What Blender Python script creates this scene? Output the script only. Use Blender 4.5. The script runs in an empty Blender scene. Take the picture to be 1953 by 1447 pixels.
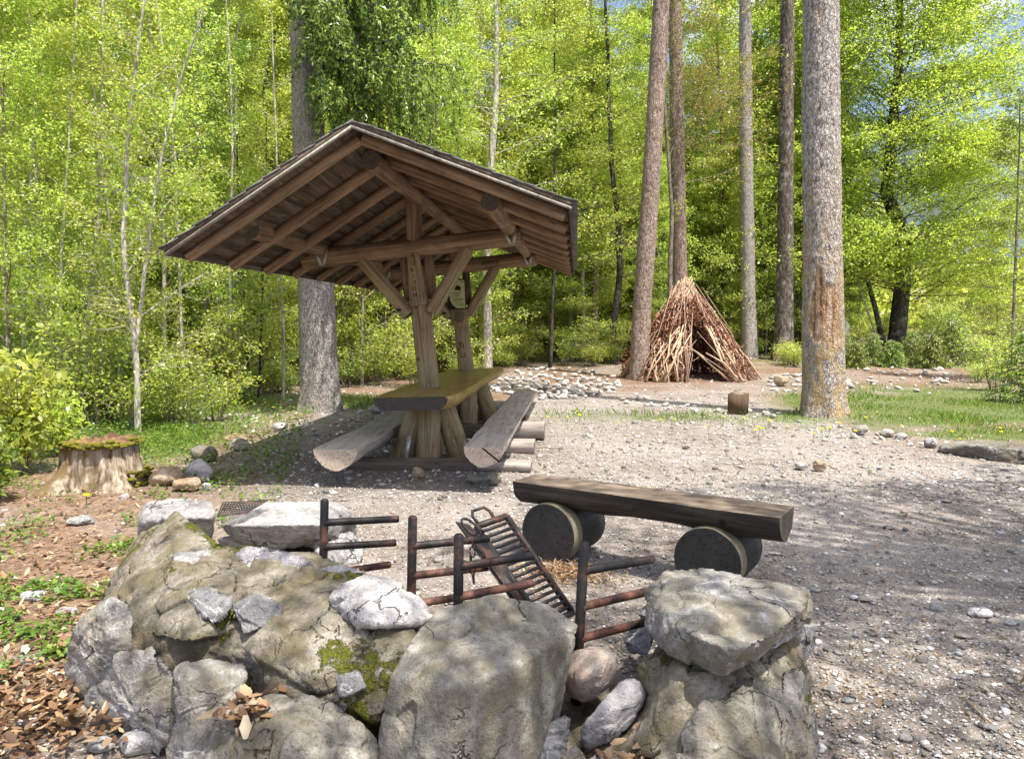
import bpy, bmesh, math, random
import numpy as np
from mathutils import Vector, Matrix, noise as mnoise

# ------------------------------------------------------------------ camera, world, sun, exposure
scene = bpy.context.scene
H, FOC, W0, H0, HOR = 1.55, 1448.0, 1953.0, 1447.0, 615.0
PITCH = math.atan((H0 / 2 - HOR) / FOC)
cam_d = bpy.data.cameras.new("camera")
cam_d.sensor_width = 36.0
cam_d.lens = 36.0 * FOC / W0
cam_d.clip_end = 6000
cam = bpy.data.objects.new("camera", cam_d)
scene.collection.objects.link(cam)
cam.location = (0, 0, H)
cam.rotation_euler = (math.pi / 2 - PITCH, 0, 0)
scene.camera = cam

SUNV = Vector((0.285, -0.31, 1.0)).normalized()
sun_d = bpy.data.lights.new("sun", 'SUN')
sun_d.energy = 4.9
sun_d.angle = math.radians(0.53)
sun_d.color = (1.0, 0.94, 0.84)
sun = bpy.data.objects.new("sun", sun_d)
scene.collection.objects.link(sun)
sun.rotation_euler = SUNV.to_track_quat('Z', 'Y').to_euler()
sun.location = (10, -5, 40)

world = bpy.data.worlds.new("World")
scene.world = world
world.use_nodes = True
_wt = world.node_tree
_wt.nodes.clear()
_o = _wt.nodes.new('ShaderNodeOutputWorld')
_b = _wt.nodes.new('ShaderNodeBackground')
_s = _wt.nodes.new('ShaderNodeTexSky')
_s.sky_type = 'NISHITA'
_s.sun_disc = False
_s.sun_elevation = math.asin(SUNV.z)
_s.sun_rotation = math.atan2(SUNV.x, SUNV.y)
_s.dust_density = 3.0; _s.air_density = 0.75; _s.ozone_density = 0.6
_tc = _wt.nodes.new('ShaderNodeTexCoord')
_mp = _wt.nodes.new('ShaderNodeMapping'); _mp.inputs['Scale'].default_value = (1, 1, 3)
_nz = _wt.nodes.new('ShaderNodeTexNoise')
_nz.inputs['Scale'].default_value = 2.6; _nz.inputs['Detail'].default_value = 7; _nz.inputs['Roughness'].default_value = 0.58
_cr = _wt.nodes.new('ShaderNodeValToRGB')
_cr.color_ramp.elements[0].position = 0.50; _cr.color_ramp.elements[1].position = 0.68
_mx = _wt.nodes.new('ShaderNodeMix'); _mx.data_type = 'RGBA'
_mx.inputs['B'].default_value = (6.6, 6.7, 6.9, 1)
_wt.links.new(_tc.outputs['Generated'], _mp.inputs['Vector'])
_wt.links.new(_mp.outputs['Vector'], _nz.inputs['Vector'])
_wt.links.new(_nz.outputs['Fac'], _cr.inputs['Fac'])
_wt.links.new(_cr.outputs['Color'], _mx.inputs['Factor'])
_wt.links.new(_s.outputs['Color'], _mx.inputs['A'])
_wt.links.new(_mx.outputs['Result'], _b.inputs['Color'])
_b.inputs['Strength'].default_value = 0.15
_wt.links.new(_b.outputs['Background'], _o.inputs['Surface'])

scene.view_settings.view_transform = 'Standard'
scene.view_settings.look = 'None'
scene.view_settings.gamma = 1.0
scene.view_settings.exposure = 0.9
scene.cycles.max_bounces = 8
scene.cycles.diffuse_bounces = 4
scene.cycles.transmission_bounces = 4
scene.cycles.sample_clamp_indirect = 6.0

R = random.Random(7)
RN = np.random.default_rng(11)
COL = scene.collection

# ------------------------------------------------------------------ pixel -> world helpers
COSP, SINP = math.cos(PITCH), math.sin(PITCH)
def ray(px, py):
    a = (px - W0 / 2) / FOC; b = -(py - H0 / 2) / FOC
    return Vector((a, COSP + b * SINP, -SINP + b * COSP))
def PZ(px, py, z):                      # the point at height z seen at that pixel
    d = ray(px, py); t = (z - H) / d.z
    return Vector((d.x * t, d.y * t, z))
def PY(px, py, Y):                      # the point at forward distance Y
    d = ray(px, py); t = Y / d.y
    return Vector((d.x * t, Y, H + d.z * t))

# ------------------------------------------------------------------ numpy noise
def _hash(ix, iy, iz, seed):
    h = (ix * 374761393 + iy * 668265263 + iz * 2147483647 + seed * 1274126177) & 0xFFFFFFFF
    h = ((h ^ (h >> 13)) * 1274126177) & 0xFFFFFFFF
    h = (h ^ (h >> 16)) & 0xFFFFFFFF
    return h.astype(np.float64) / 4294967295.0
def vnoise(p, s=1.0, seed=0):
    q = np.asarray(p, float) * s + 1000.0
    i = np.floor(q).astype(np.int64); f = q - i
    f = f * f * f * (f * (f * 6 - 15) + 10)
    r = 0
    for dx in (0, 1):
        for dy in (0, 1):
            for dz in (0, 1):
                w = (f[:, 0] if dx else 1 - f[:, 0]) * (f[:, 1] if dy else 1 - f[:, 1]) * (f[:, 2] if dz else 1 - f[:, 2])
                r = r + w * _hash(i[:, 0] + dx, i[:, 1] + dy, i[:, 2] + dz, seed)
    return r * 2 - 1
def fbm(p, s=1.0, seed=0, o=4, rough=0.5):
    r = 0; a = 1; t = 0
    for k in range(o):
        r = r + a * vnoise(p, s * 2.03 ** k, seed + k * 17); t += a; a *= rough
    return r / t
def worley(p, s=1.0, seed=0):           # F2 - F1 and F1 and the cell's own random value
    q = np.asarray(p, float) * s + 1000.0
    i = np.floor(q).astype(np.int64)
    f1 = np.full(len(q), 9.0); f2 = np.full(len(q), 9.0); cv = np.zeros(len(q))
    for dx in (-1, 0, 1):
        for dy in (-1, 0, 1):
            for dz in (-1, 0, 1):
                c = i + np.array([dx, dy, dz])
                o = np.stack([_hash(c[:, 0], c[:, 1], c[:, 2], seed + k * 31) for k in range(3)], 1)
                d = np.linalg.norm(c + o - q, axis=1)
                v = _hash(c[:, 0], c[:, 1], c[:, 2], seed + 99)
                m = d < f1
                f2 = np.where(m, f1, np.minimum(f2, d)); cv = np.where(m, v, cv); f1 = np.where(m, d, f1)
    return f2 - f1, f1, cv

def terrain(x, y):
    x = np.asarray(x, float); y = np.asarray(y, float)
    p = np.stack([x, y, np.zeros_like(x)], -1).reshape(-1, 3)
    n = (fbm(p, 0.35, 5, 3) * 0.05 + fbm(p, 2.0, 6, 3) * 0.012).reshape(x.shape)
    far = np.clip(y - 20, 0, None)
    z = 0.03 * far * np.clip(1 - far / 400, 0.2, 1)
    away = np.clip((np.hypot(x, y - 8) - 6) / 8, 0, 1)
    hill = 26 * np.clip((y - 75) / 140, 0, 1) ** 1.3 * np.clip((60 - x) / 90, 0, 1)
    return z + n * (0.25 + 0.75 * away) * np.clip((20 + 12 - 0) / 32, 0, 1) + hill
def tz(x, y): return float(terrain(np.array([x]), np.array([y]))[0])

# ------------------------------------------------------------------ object helpers
def mesh_np(name, verts, faces, smooth=False):
    """faces: (n,k) array, or a list of arrays of different k"""
    me = bpy.data.meshes.new(name)
    fl = faces if isinstance(faces, list) else [faces]
    fl = [np.asarray(f, dtype=np.int32) for f in fl if len(f)]
    v = np.asarray(verts, dtype=np.float32)
    me.vertices.add(len(v)); me.vertices.foreach_set('co', v.ravel())
    nl = sum(f.size for f in fl); nf = sum(len(f) for f in fl)
    me.loops.add(nl); me.loops.foreach_set('vertex_index', np.concatenate([f.ravel() for f in fl]))
    tot = np.concatenate([np.full(len(f), f.shape[1], dtype=np.int32) for f in fl])
    st = np.concatenate([[0], np.cumsum(tot)[:-1]]).astype(np.int32)
    me.polygons.add(nf); me.polygons.foreach_set('loop_start', st)
    try: me.polygons.foreach_set('loop_total', tot)
    except Exception: pass
    if smooth: me.polygons.foreach_set('use_smooth', np.ones(nf, dtype=bool))
    me.update(calc_edges=True)
    return me
def obj(name, me, mat=None, parent=None, loc=None, rot=None):
    o = bpy.data.objects.new(name, me); COL.objects.link(o)
    if mat is not None and not me.materials: me.materials.append(mat)
    if parent is not None: o.parent = parent
    if loc is not None: o.location = loc
    if rot is not None: o.rotation_euler = rot
    return o
def tag(o, label=None, cat=None, group=None, kind=None):
    if label: o['label'] = label
    if cat: o['category'] = cat
    if group: o['group'] = group
    if kind: o['kind'] = kind
    return o
def empty(name, loc=(0, 0, 0), rot=None):
    e = bpy.data.objects.new(name, None); COL.objects.link(e); e.location = loc
    e.empty_display_size = 0.2
    if rot is not None: e.rotation_euler = rot
    return e
def copy_tree(o, parent=None):
    c = o.copy(); COL.objects.link(c); c.parent = parent
    for ch in list(o.children): copy_tree(ch, c)
    return c
class Geo:
    """collects pieces into one mesh"""
    def __init__(s): s.v = []; s.f3 = []; s.f4 = []; s.n = 0
    def add(s, v, f):
        v = np.asarray(v, float); f = np.asarray(f, int)
        s.v.append(v)
        (s.f3 if f.shape[1] == 3 else s.f4).append(f + s.n); s.n += len(v)
    def add2(s, v, f3, f4):
        v = np.asarray(v, float); s.v.append(v)
        if len(f3): s.f3.append(np.asarray(f3, int) + s.n)
        if len(f4): s.f4.append(np.asarray(f4, int) + s.n)
        s.n += len(v)
    def mesh(s, name, smooth=False):
        fl = []
        if s.f3: fl.append(np.concatenate(s.f3))
        if s.f4: fl.append(np.concatenate(s.f4))
        return mesh_np(name, np.concatenate(s.v), fl, smooth)
def tube(path, rad, n=6, cap=False):
    P = np.asarray(path, float); m = len(P); rad = np.broadcast_to(np.asarray(rad, float), (m,))
    T = np.gradient(P, axis=0); T /= np.linalg.norm(T, axis=1)[:, None] + 1e-9
    ref = np.array([0, 0, 1.0]) if abs(T[0, 2]) < 0.9 else np.array([1.0, 0, 0])
    A = np.cross(T, ref); A /= np.linalg.norm(A, axis=1)[:, None] + 1e-9
    B = np.cross(T, A)
    th = np.arange(n) * 2 * math.pi / n
    V = P[:, None] + rad[:, None, None] * (np.cos(th)[None, :, None] * A[:, None] + np.sin(th)[None, :, None] * B[:, None])
    V = V.reshape(-1, 3)
    i = np.arange(m - 1)[:, None] * n; j = np.arange(n)[None]; k = (j + 1) % n
    F = np.stack([i + j, i + k, i + n + k, i + n + j], -1).reshape(-1, 4)
    if cap:
        c0 = len(V); V = np.vstack([V, P[0], P[-1]])
        a = np.arange(n); b = (a + 1) % n
        F3 = np.vstack([np.stack([b, a, np.full(n, c0)], 1), np.stack([a + (m - 1) * n, b + (m - 1) * n, np.full(n, c0 + 1)], 1)])
        return V, F3, F
    return V, np.zeros((0, 3), int), F
def box_vf(lo, hi):
    x0, y0, z0 = lo; x1, y1, z1 = hi
    v = [(x0, y0, z0), (x1, y0, z0), (x1, y1, z0), (x0, y1, z0), (x0, y0, z1), (x1, y0, z1), (x1, y1, z1), (x0, y1, z1)]
    f = [(0, 3, 2, 1), (4, 5, 6, 7), (0, 1, 5, 4), (1, 2, 6, 5), (2, 3, 7, 6), (3, 0, 4, 7)]
    return np.array(v, float), np.array(f)

# ------------------------------------------------------------------ materials
class NT:
    def __init__(s, name):
        s.m = bpy.data.materials.new(name); s.m.use_nodes = True
        s.t = s.m.node_tree; s.t.nodes.clear()
        s.out = s.t.nodes.new('ShaderNodeOutputMaterial')
        s._tc = None
    def n(s, typ, **kw):
        nd = s.t.nodes.new(typ)
        for k, v in kw.items():
            if k in nd.inputs.keys() if isinstance(k, str) else False: s.set(nd, k, v)
            else: setattr(nd, k, v)
        return nd
    def set(s, nd, k, v):
        i = nd.inputs[k]
        if isinstance(v, bpy.types.NodeSocket): s.t.links.new(v, i)
        else: i.default_value = v
    def co(s, kind='Object', scale=(1, 1, 1)):
        if s._tc is None: s._tc = s.t.nodes.new('ShaderNodeTexCoord')
        mp = s.t.nodes.new('ShaderNodeMapping'); s.set(mp, 'Vector', s._tc.outputs[kind]); mp.inputs['Scale'].default_value = scale
        return mp.outputs['Vector']
    def pos(s, scale=(1, 1, 1)):
        g = s.t.nodes.new('ShaderNodeNewGeometry')
        mp = s.t.nodes.new('ShaderNodeMapping'); s.set(mp, 'Vector', g.outputs['Position']); mp.inputs['Scale'].default_value = scale
        return mp.outputs['Vector']
    def noise(s, vec, scale, detail=4, rough=0.55, dist=0.0, col=False):
        nd = s.t.nodes.new('ShaderNodeTexNoise')
        s.set(nd, 'Vector', vec); s.set(nd, 'Scale', scale); s.set(nd, 'Detail', detail); s.set(nd, 'Roughness', rough); s.set(nd, 'Distortion', dist)
        return nd.outputs['Color' if col else 'Fac']
    def voro(s, vec, scale, feature='F1', out='Distance', rnd=1.0):
        nd = s.t.nodes.new('ShaderNodeTexVoronoi'); nd.feature = feature
        s.set(nd, 'Vector', vec); s.set(nd, 'Scale', scale); s.set(nd, 'Randomness', rnd)
        return nd.outputs[out]
    def ramp(s, fac, stops, interp='LINEAR'):
        nd = s.t.nodes.new('ShaderNodeValToRGB'); s.set(nd, 'Fac', fac)
        cr = nd.color_ramp; cr.interpolation = interp
        while len(cr.elements) < len(stops): cr.elements.new(0.5)
        for e, (p, c) in zip(cr.elements, stops):
            e.position = p; e.color = (c, c, c, 1) if not hasattr(c, '__len__') else (*c, 1)
        return nd.outputs['Color']
    def mix(s, fac, a, b, mode='MIX'):
        nd = s.t.nodes.new('ShaderNodeMix'); nd.data_type = 'RGBA'; nd.blend_type = mode
        s.set(nd, 'Factor', fac)
        for k, v in (('A', a), ('B', b)):
            s.set(nd, k, v if isinstance(v, bpy.types.NodeSocket) else ((v, v, v, 1) if not hasattr(v, '__len__') else (*v, 1)))
        return nd.outputs['Result']
    def math(s, op, a, b=0.0, clamp=False):
        nd = s.t.nodes.new('ShaderNodeMath'); nd.operation = op; nd.use_clamp = clamp
        for i, v in ((0, a), (1, b)):
            if isinstance(v, bpy.types.NodeSocket): s.t.links.new(v, nd.inputs[i])
            else: nd.inputs[i].default_value = v
        return nd.outputs[0]
    def bump(s, h, strength=0.5, dist=0.01, normal=None):
        nd = s.t.nodes.new('ShaderNodeBump'); s.set(nd, 'Height', h); s.set(nd, 'Strength', strength); s.set(nd, 'Distance', dist)
        if normal is not None: s.set(nd, 'Normal', normal)
        return nd.outputs['Normal']
    def attr(s, name):
        nd = s.t.nodes.new('ShaderNodeAttribute'); nd.attribute_name = name; return nd
    def island(s):
        return s.t.nodes.new('ShaderNodeNewGeometry').outputs['Random Per Island']
    def objrand(s):
        return s.t.nodes.new('ShaderNodeObjectInfo').outputs['Random']
    def sep(s, vec):
        nd = s.t.nodes.new('ShaderNodeSeparateXYZ'); s.set(nd, 'Vector', vec); return nd.outputs
    def principled(s, col, rough=0.8, normal=None, spec=0.3, metal=0.0):
        nd = s.t.nodes.new('ShaderNodeBsdfPrincipled')
        s.set(nd, 'Base Color', col if isinstance(col, bpy.types.NodeSocket) else (*col, 1))
        s.set(nd, 'Roughness', rough); s.set(nd, 'Metallic', metal)
        s.set(nd, 'Specular IOR Level', spec)
        if normal is not None: s.set(nd, 'Normal', normal)
        s.t.links.new(nd.outputs[0], s.out.inputs[0])
        return s.m

def leaf_mat(name, stops, trans=0.5, gloss=0.06, hue_rand=0.1, tmul=1.5):
    k = NT(name)
    c = k.ramp(k.island(), stops)
    hsv = k.n('ShaderNodeHueSaturation'); k.set(hsv, 'Color', c)
    k.set(hsv, 'Value', k.math('ADD', k.math('MULTIPLY', k.objrand(), hue_rand * 3), 1 - hue_rand * 1.5))
    k.set(hsv, 'Hue', k.math('ADD', k.math('MULTIPLY', k.objrand(), hue_rand * 0.3), 0.5 - hue_rand * 0.15))
    c = hsv.outputs[0]
    d = k.n('ShaderNodeBsdfDiffuse'); k.set(d, 'Color', c)
    t = k.n('ShaderNodeBsdfTranslucent'); k.set(t, 'Color', k.mix(1.0, c, (tmul, tmul * 0.98, tmul * 0.75), 'MULTIPLY'))
    g = k.n('ShaderNodeBsdfGlossy'); k.set(g, 'Roughness', 0.38); k.set(g, 'Color', (0.9, 0.95, 0.9, 1))
    m1 = k.n('ShaderNodeMixShader'); k.set(m1, 0, trans); k.t.links.new(d.outputs[0], m1.inputs[1]); k.t.links.new(t.outputs[0], m1.inputs[2])
    m2 = k.n('ShaderNodeMixShader'); k.set(m2, 0, gloss); k.t.links.new(m1.outputs[0], m2.inputs[1]); k.t.links.new(g.outputs[0], m2.inputs[2])
    k.t.links.new(m2.outputs[0], k.out.inputs[0])
    return k.m

def bark_mat(name, c0, c1, c2, sc=14.0, stretch=0.25, bump=0.9, lichen=None, dist=0.02):
    dist = dist * 2.3
    k = NT(name)
    v = k.co('Object', (1, 1, stretch))
    n1 = k.noise(v, sc, 6, 0.65, 0.6)
    v1 = k.voro(v, sc * 1.3, 'DISTANCE_TO_EDGE')
    h = k.math('ADD', k.math('MULTIPLY', n1, 0.95), k.math('MULTIPLY', k.math('MINIMUM', v1, 0.2), 0.8))
    c = k.ramp(h, [(0.36, c0), (0.54, c1), (0.74, c2)])
    big = k.noise(k.co('Object', (1, 1, 0.6)), 1.7, 3)
    c = k.mix(k.ramp(big, [(0.35, 0), (0.75, 0.55)]), c, tuple(0.62 * a for a in c1))
    if lichen:
        c = k.mix(k.ramp(k.noise(k.co('Object', (1, 1, 0.7)), 3.5, 5, 0.7), [(0.56, 0), (0.63, 0.85)]), c, lichen)
    return k.principled(c, 0.9, k.bump(h, bump, dist), 0.2)

def stone_mat(name, c0, c1, c2, lich=None, moss=0.0, scale=1.0, vein=True, rust=0.0):
    k = NT(name)
    v = k.pos()
    a = k.noise(v, 3.2 * scale, 8, 0.6, 0.4); b = k.noise(v, 26 * scale, 6, 0.65); f = k.noise(v, 120 * scale, 3, 0.7)
    h = k.math('ADD', k.math('MULTIPLY', a, 0.5), k.math('ADD', k.math('MULTIPLY', b, 0.32), k.math('MULTIPLY', f, 0.18)))
    c = k.ramp(h, [(0.38, c0), (0.5, c1), (0.62, c2)])
    if vein:
        vv = k.noise(k.pos((1, 1, 2.2)), 2.2 * scale, 4, 0.5, 2.5)
        line = k.ramp(k.math('ABSOLUTE', k.math('SUBTRACT', vv, 0.5)), [(0.0, 0.75), (0.012, 0.0)])
        c = k.mix(line, c, (0.62, 0.61, 0.59))
    crk = k.voro(k.mix(0.22, v, k.noise(v, 6, 4, 0.6, 0, True)), 3.1 * scale, 'DISTANCE_TO_EDGE')
    crack = k.ramp(crk, [(0.0, 1.0), (0.013, 0.0)])
    crack = k.math('MULTIPLY', crack, k.ramp(k.noise(v, 2.3, 2), [(0.48, 0), (0.6, 1)]))
    c = k.mix(k.math('MULTIPLY', crack, 0.8), c, (0.05, 0.045, 0.04))
    pit = k.ramp(k.noise(v, 60 * scale, 3, 0.6), [(0.28, 0.75), (0.4, 0.0)])
    c = k.mix(pit, c, tuple(0.4 * x for x in c0))
    if rust:
        c = k.mix(k.ramp(k.noise(v, 5, 5, 0.6), [(0.5, 0), (0.66, rust)]), c, (0.36, 0.19, 0.10))
    if lich:
        c = k.mix(k.ramp(k.noise(v, 4.2, 7, 0.68, 0.7), [(0.44, 0), (0.60, 0.85)]), c, lich)
    if moss:
        mm = k.ramp(k.math('ADD', k.noise(v, 2.6, 3, 0.5), k.math('MULTIPLY', k.noise(v, 22, 4, 0.7), 0.45)), [(moss, 0), (moss + 0.035, 1)])
        mc = k.ramp(k.noise(v, 70, 4), [(0.3, (0.055, 0.065, 0.008)), (0.7, (0.20, 0.20, 0.02))])
        c = k.mix(mm, c, mc)
        h = k.math('ADD', h, k.math('MULTIPLY', mm, k.noise(v, 90, 3)))
    hh = k.math('SUBTRACT', h, k.math('MULTIPLY', crack, 0.8))
    return k.principled(c, 0.85, k.bump(hh, 1.0, 0.04), 0.25)

def wood_mat(name, c0, c1, c2, end=None, ax=2, rough=0.8, sc=1.0, crack=0.6, wear=None, spec=0.25):
    """grain runs along local axis ax"""
    k = NT(name)
    s = [9 * sc, 9 * sc, 9 * sc]; s[ax] = 0.7 * sc
    v = k.co('Object', tuple(s))
    g = k.noise(v, 2.2, 7, 0.65, 0.5)
    s2 = [45 * sc] * 3; s2[ax] = 1.4 * sc
    g2 = k.noise(k.co('Object', tuple(s2)), 1.0, 4, 0.6)
    blot = k.noise(k.co('Object'), 2.1, 4, 0.6)
    h = k.math('ADD', k.math('MULTIPLY', g, 0.5), k.math('ADD', k.math('MULTIPLY', g2, 0.3), k.math('MULTIPLY', blot, 0.25)))
    c = k.ramp(h, [(0.36, c0), (0.52, c1), (0.68, c2)])
    s3 = [6 * sc] * 3; s3[ax] = 0.35 * sc
    cr = k.ramp(k.math('ABSOLUTE', k.math('SUBTRACT', k.noise(k.co('Object', tuple(s3)), 1.6, 4, 0.5, 0.3), 0.5)), [(0.0, 1.0), (0.008, 0.0)])
    c = k.mix(k.math('MULTIPLY', cr, crack), c, tuple(0.25 * x for x in c0))
    kn = k.ramp(k.voro(k.co('Object'), 3.0), [(0.05, 0.8), (0.10, 0.0)])
    c = k.mix(kn, c, tuple(0.45 * x for x in c0))
    if wear:
        c = k.mix(k.ramp(k.noise(k.co('Object'), 1.5, 5, 0.65), [(0.48, 0), (0.62, 0.85)]), c, wear)
    if end:
        nrm = k.t.nodes.new('ShaderNodeTexCoord').outputs['Normal']
        e = k.math('GREATER_THAN', k.math('ABSOLUTE', k.sep(nrm)[ax]), 0.85)
        ww = k.n('ShaderNodeTexWave'); ww.wave_type = 'RINGS'; ww.rings_direction = 'XYZ'[ax]
        k.set(ww, 'Vector', k.co('Object')); k.set(ww, 'Scale', 22.0); k.set(ww, 'Distortion', 2.0); k.set(ww, 'Detail', 3.0)
        ec = k.mix(k.math('MULTIPLY', ww.outputs['Fac'], 0.55), end, tuple(0.45 * x for x in end))
        ec = k.mix(k.ramp(k.noise(k.co('Object'), 9, 5), [(0.45, 0), (0.7, 0.6)]), ec, tuple(0.6 * x for x in end))
        o3 = k.sep(k.co('Object')); ia, ib = [q for q in (0, 1, 2) if q != ax]
        ang = k.math('ARCTAN2', o3[ia], o3[ib]); rad_ = k.math('POWER', k.math('ADD', k.math('MULTIPLY', o3[ia], o3[ia]), k.math('MULTIPLY', o3[ib], o3[ib])), 0.5)
        cb = k.n('ShaderNodeCombineXYZ'); k.set(cb, 'X', k.math('MULTIPLY', ang, 1.3)); k.set(cb, 'Y', k.math('MULTIPLY', rad_, 5.0))
        rc = k.ramp(k.math('ABSOLUTE', k.math('SUBTRACT', k.noise(cb.outputs[0], 2.4, 3, 0.5), 0.5)), [(0.0, 1.0), (0.022, 0.0)])
        ec = k.mix(k.math('MULTIPLY', rc, 0.85), ec, tuple(0.18 * x for x in end))
        c = k.mix(e, c, ec)
    hh = k.math('SUBTRACT', h, k.math('MULTIPLY', cr, 0.5))
    return k.principled(c, rough, k.bump(hh, 0.6, 0.008), spec)

M = {}
M['wood_post'] = wood_mat('weathered_post_wood', (0.10, 0.072, 0.038), (0.28, 0.215, 0.125), (0.44, 0.36, 0.225), end=(0.20, 0.15, 0.10))
M['wood_roof'] = wood_mat('roof_timber_wood', (0.055, 0.035, 0.022), (0.205, 0.135, 0.085), (0.40, 0.28, 0.185), end=(0.13, 0.11, 0.09))
M['wood_deck'] = wood_mat('roof_board_wood', (0.035, 0.026, 0.02), (0.095, 0.07, 0.052), (0.19, 0.145, 0.11), ax=1, sc=0.6)
M['wood_grey'] = wood_mat('grey_bench_wood', (0.20, 0.17, 0.145), (0.40, 0.36, 0.315), (0.56, 0.52, 0.47), end=(0.60, 0.49, 0.39), ax=1)
M['wood_table'] = wood_mat('ochre_table_wood', (0.17, 0.10, 0.03), (0.38, 0.255, 0.075), (0.53, 0.41, 0.17), end=(0.045, 0.038, 0.034), ax=1, rough=0.42, wear=(0.36, 0.15, 0.04), spec=0.5)
M['wood_dark'] = wood_mat('shaded_log_wood', (0.02, 0.017, 0.014), (0.045, 0.038, 0.031), (0.10, 0.085, 0.068), end=(0.022, 0.022, 0.021), ax=1)  # near-black stands for shade on the fireside seat's sides and underside
M['wood_dark_z'] = wood_mat('shaded_round_wood', (0.02, 0.019, 0.018), (0.04, 0.038, 0.035), (0.08, 0.075, 0.068), end=(0.05, 0.048, 0.045), ax=2)  # shade on the bench rounds put into their wood colour
M['wood_support'] = wood_mat('grey_support_log_wood', (0.15, 0.125, 0.11), (0.31, 0.275, 0.25), (0.46, 0.42, 0.39), end=(0.24, 0.20, 0.17), ax=1)
M['wood_ground_log'] = wood_mat('dark_ground_log_wood', (0.05, 0.04, 0.03), (0.12, 0.10, 0.08), (0.2, 0.17, 0.14), ax=1)  # dark brown wood of the cross logs lying on the ground
M['wood_seat'] = wood_mat('worn_seat_wood', (0.07, 0.05, 0.035), (0.19, 0.145, 0.105), (0.34, 0.28, 0.22), end=(0.14, 0.115, 0.09), ax=1, crack=0.9, wear=(0.11, 0.085, 0.062))
M['wood_barge'] = wood_mat('grey_barge_wood', (0.13, 0.12, 0.10), (0.27, 0.25, 0.21), (0.42, 0.40, 0.36), ax=2)
M['wood_block'] = wood_mat('brown_block_wood', (0.06, 0.035, 0.022), (0.11, 0.068, 0.042), (0.16, 0.11, 0.07), end=(0.34, 0.28, 0.21), sc=0.5, crack=0.2)
M['wood_stick'] = wood_mat('dry_stick_wood', (0.26, 0.16, 0.10), (0.48, 0.34, 0.23), (0.66, 0.52, 0.38), sc=2)
M['wood_stick_brown'] = wood_mat('red_brown_stick_wood', (0.16, 0.095, 0.07), (0.38, 0.25, 0.185), (0.56, 0.42, 0.32), sc=2)
M['shingle'] = None
k = NT('dark_roof_felt')
_v = k.co('Object'); _n = k.noise(_v, 14, 5, 0.6)
M['shingle'] = k.principled(k.ramp(_n, [(0.35, (0.05, 0.05, 0.05)), (0.7, (0.20, 0.195, 0.19))]), 0.8, k.bump(_n, 0.5, 0.01))
M['bark_spruce'] = bark_mat('grey_spruce_bark', (0.12, 0.10, 0.09), (0.40, 0.36, 0.33), (0.64, 0.59, 0.56), 30, 0.45, 1.0, None, 0.03)
M['bark_pine'] = bark_mat('reddish_pine_bark', (0.10, 0.065, 0.05), (0.32, 0.235, 0.19), (0.50, 0.41, 0.35), 18, 0.3, 1.0, None, 0.03)
M['bark_dark'] = bark_mat('dark_spruce_bark', (0.03, 0.025, 0.02), (0.11, 0.09, 0.075), (0.24, 0.21, 0.18), 12, 0.3, 0.9, (0.32, 0.31, 0.28))
M['bark_grey'] = bark_mat('pale_smooth_bark', (0.20, 0.18, 0.15), (0.44, 0.41, 0.36), (0.62, 0.59, 0.54), 9, 0.6, 0.35, (0.24, 0.23, 0.18), 0.01)
M['bark_beech'] = bark_mat('dark_beech_bark', (0.02, 0.018, 0.015), (0.06, 0.052, 0.042), (0.13, 0.12, 0.10), 7, 0.5, 0.4, (0.2, 0.2, 0.17), 0.01)
M['bark_mid'] = bark_mat('brown_branch_bark', (0.09, 0.075, 0.055), (0.23, 0.195, 0.15), (0.38, 0.34, 0.28), 9, 0.5, 0.4, None, 0.01)
_lime = [(0.0, (0.22, 0.31, 0.05)), (0.35, (0.34, 0.43, 0.075)), (0.7, (0.44, 0.52, 0.10)), (1.0, (0.60, 0.64, 0.20))]
_mid = [(0.0, (0.10, 0.17, 0.03)), (0.4, (0.19, 0.28, 0.055)), (0.8, (0.30, 0.39, 0.085)), (1.0, (0.42, 0.50, 0.10))]
_dark = [(0.0, (0.018, 0.045, 0.010)), (0.5, (0.045, 0.09, 0.018)), (0.85, (0.09, 0.15, 0.028)), (1.0, (0.17, 0.24, 0.04))]
M['leaf_lime'] = leaf_mat('lime_spring_leaf', _lime, 0.58, 0.035)
M['leaf_mid'] = leaf_mat('mid_green_leaf', _mid, 0.55, 0.04)
M['leaf_beech'] = leaf_mat('luminous_beech_leaf', [(0.0, (0.25, 0.39, 0.05)), (0.4, (0.36, 0.51, 0.075)), (0.8, (0.46, 0.58, 0.10)), (1.0, (0.60, 0.68, 0.20))], 0.62, 0.03)
M['leaf_olive'] = leaf_mat('olive_bud_leaf', [(0.0, (0.22, 0.11, 0.03)), (0.4, (0.27, 0.24, 0.05)), (0.8, (0.33, 0.36, 0.06)), (1.0, (0.42, 0.42, 0.1))], 0.4, 0.04)
M['needle'] = leaf_mat('dark_spruce_needle', _dark, 0.2, 0.04)
M['needle_bough'] = leaf_mat('hanging_spruce_needle', [(0.0, (0.035, 0.075, 0.018)), (0.4, (0.10, 0.18, 0.035)), (0.65, (0.23, 0.33, 0.055)), (1.0, (0.42, 0.52, 0.12))], 0.4, 0.04)
M['needle_soft'] = leaf_mat('young_spruce_needle', _mid, 0.3, 0.03)
M['grass'] = leaf_mat('spring_grass_blade', [(0, (0.08, 0.16, 0.02)), (0.6, (0.17, 0.28, 0.035)), (1, (0.36, 0.38, 0.10))], 0.4, 0.04)
M['herb'] = leaf_mat('ground_herb_leaf', [(0, (0.06, 0.14, 0.02)), (0.6, (0.14, 0.26, 0.035)), (1, (0.25, 0.36, 0.06))], 0.4, 0.05)
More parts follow.
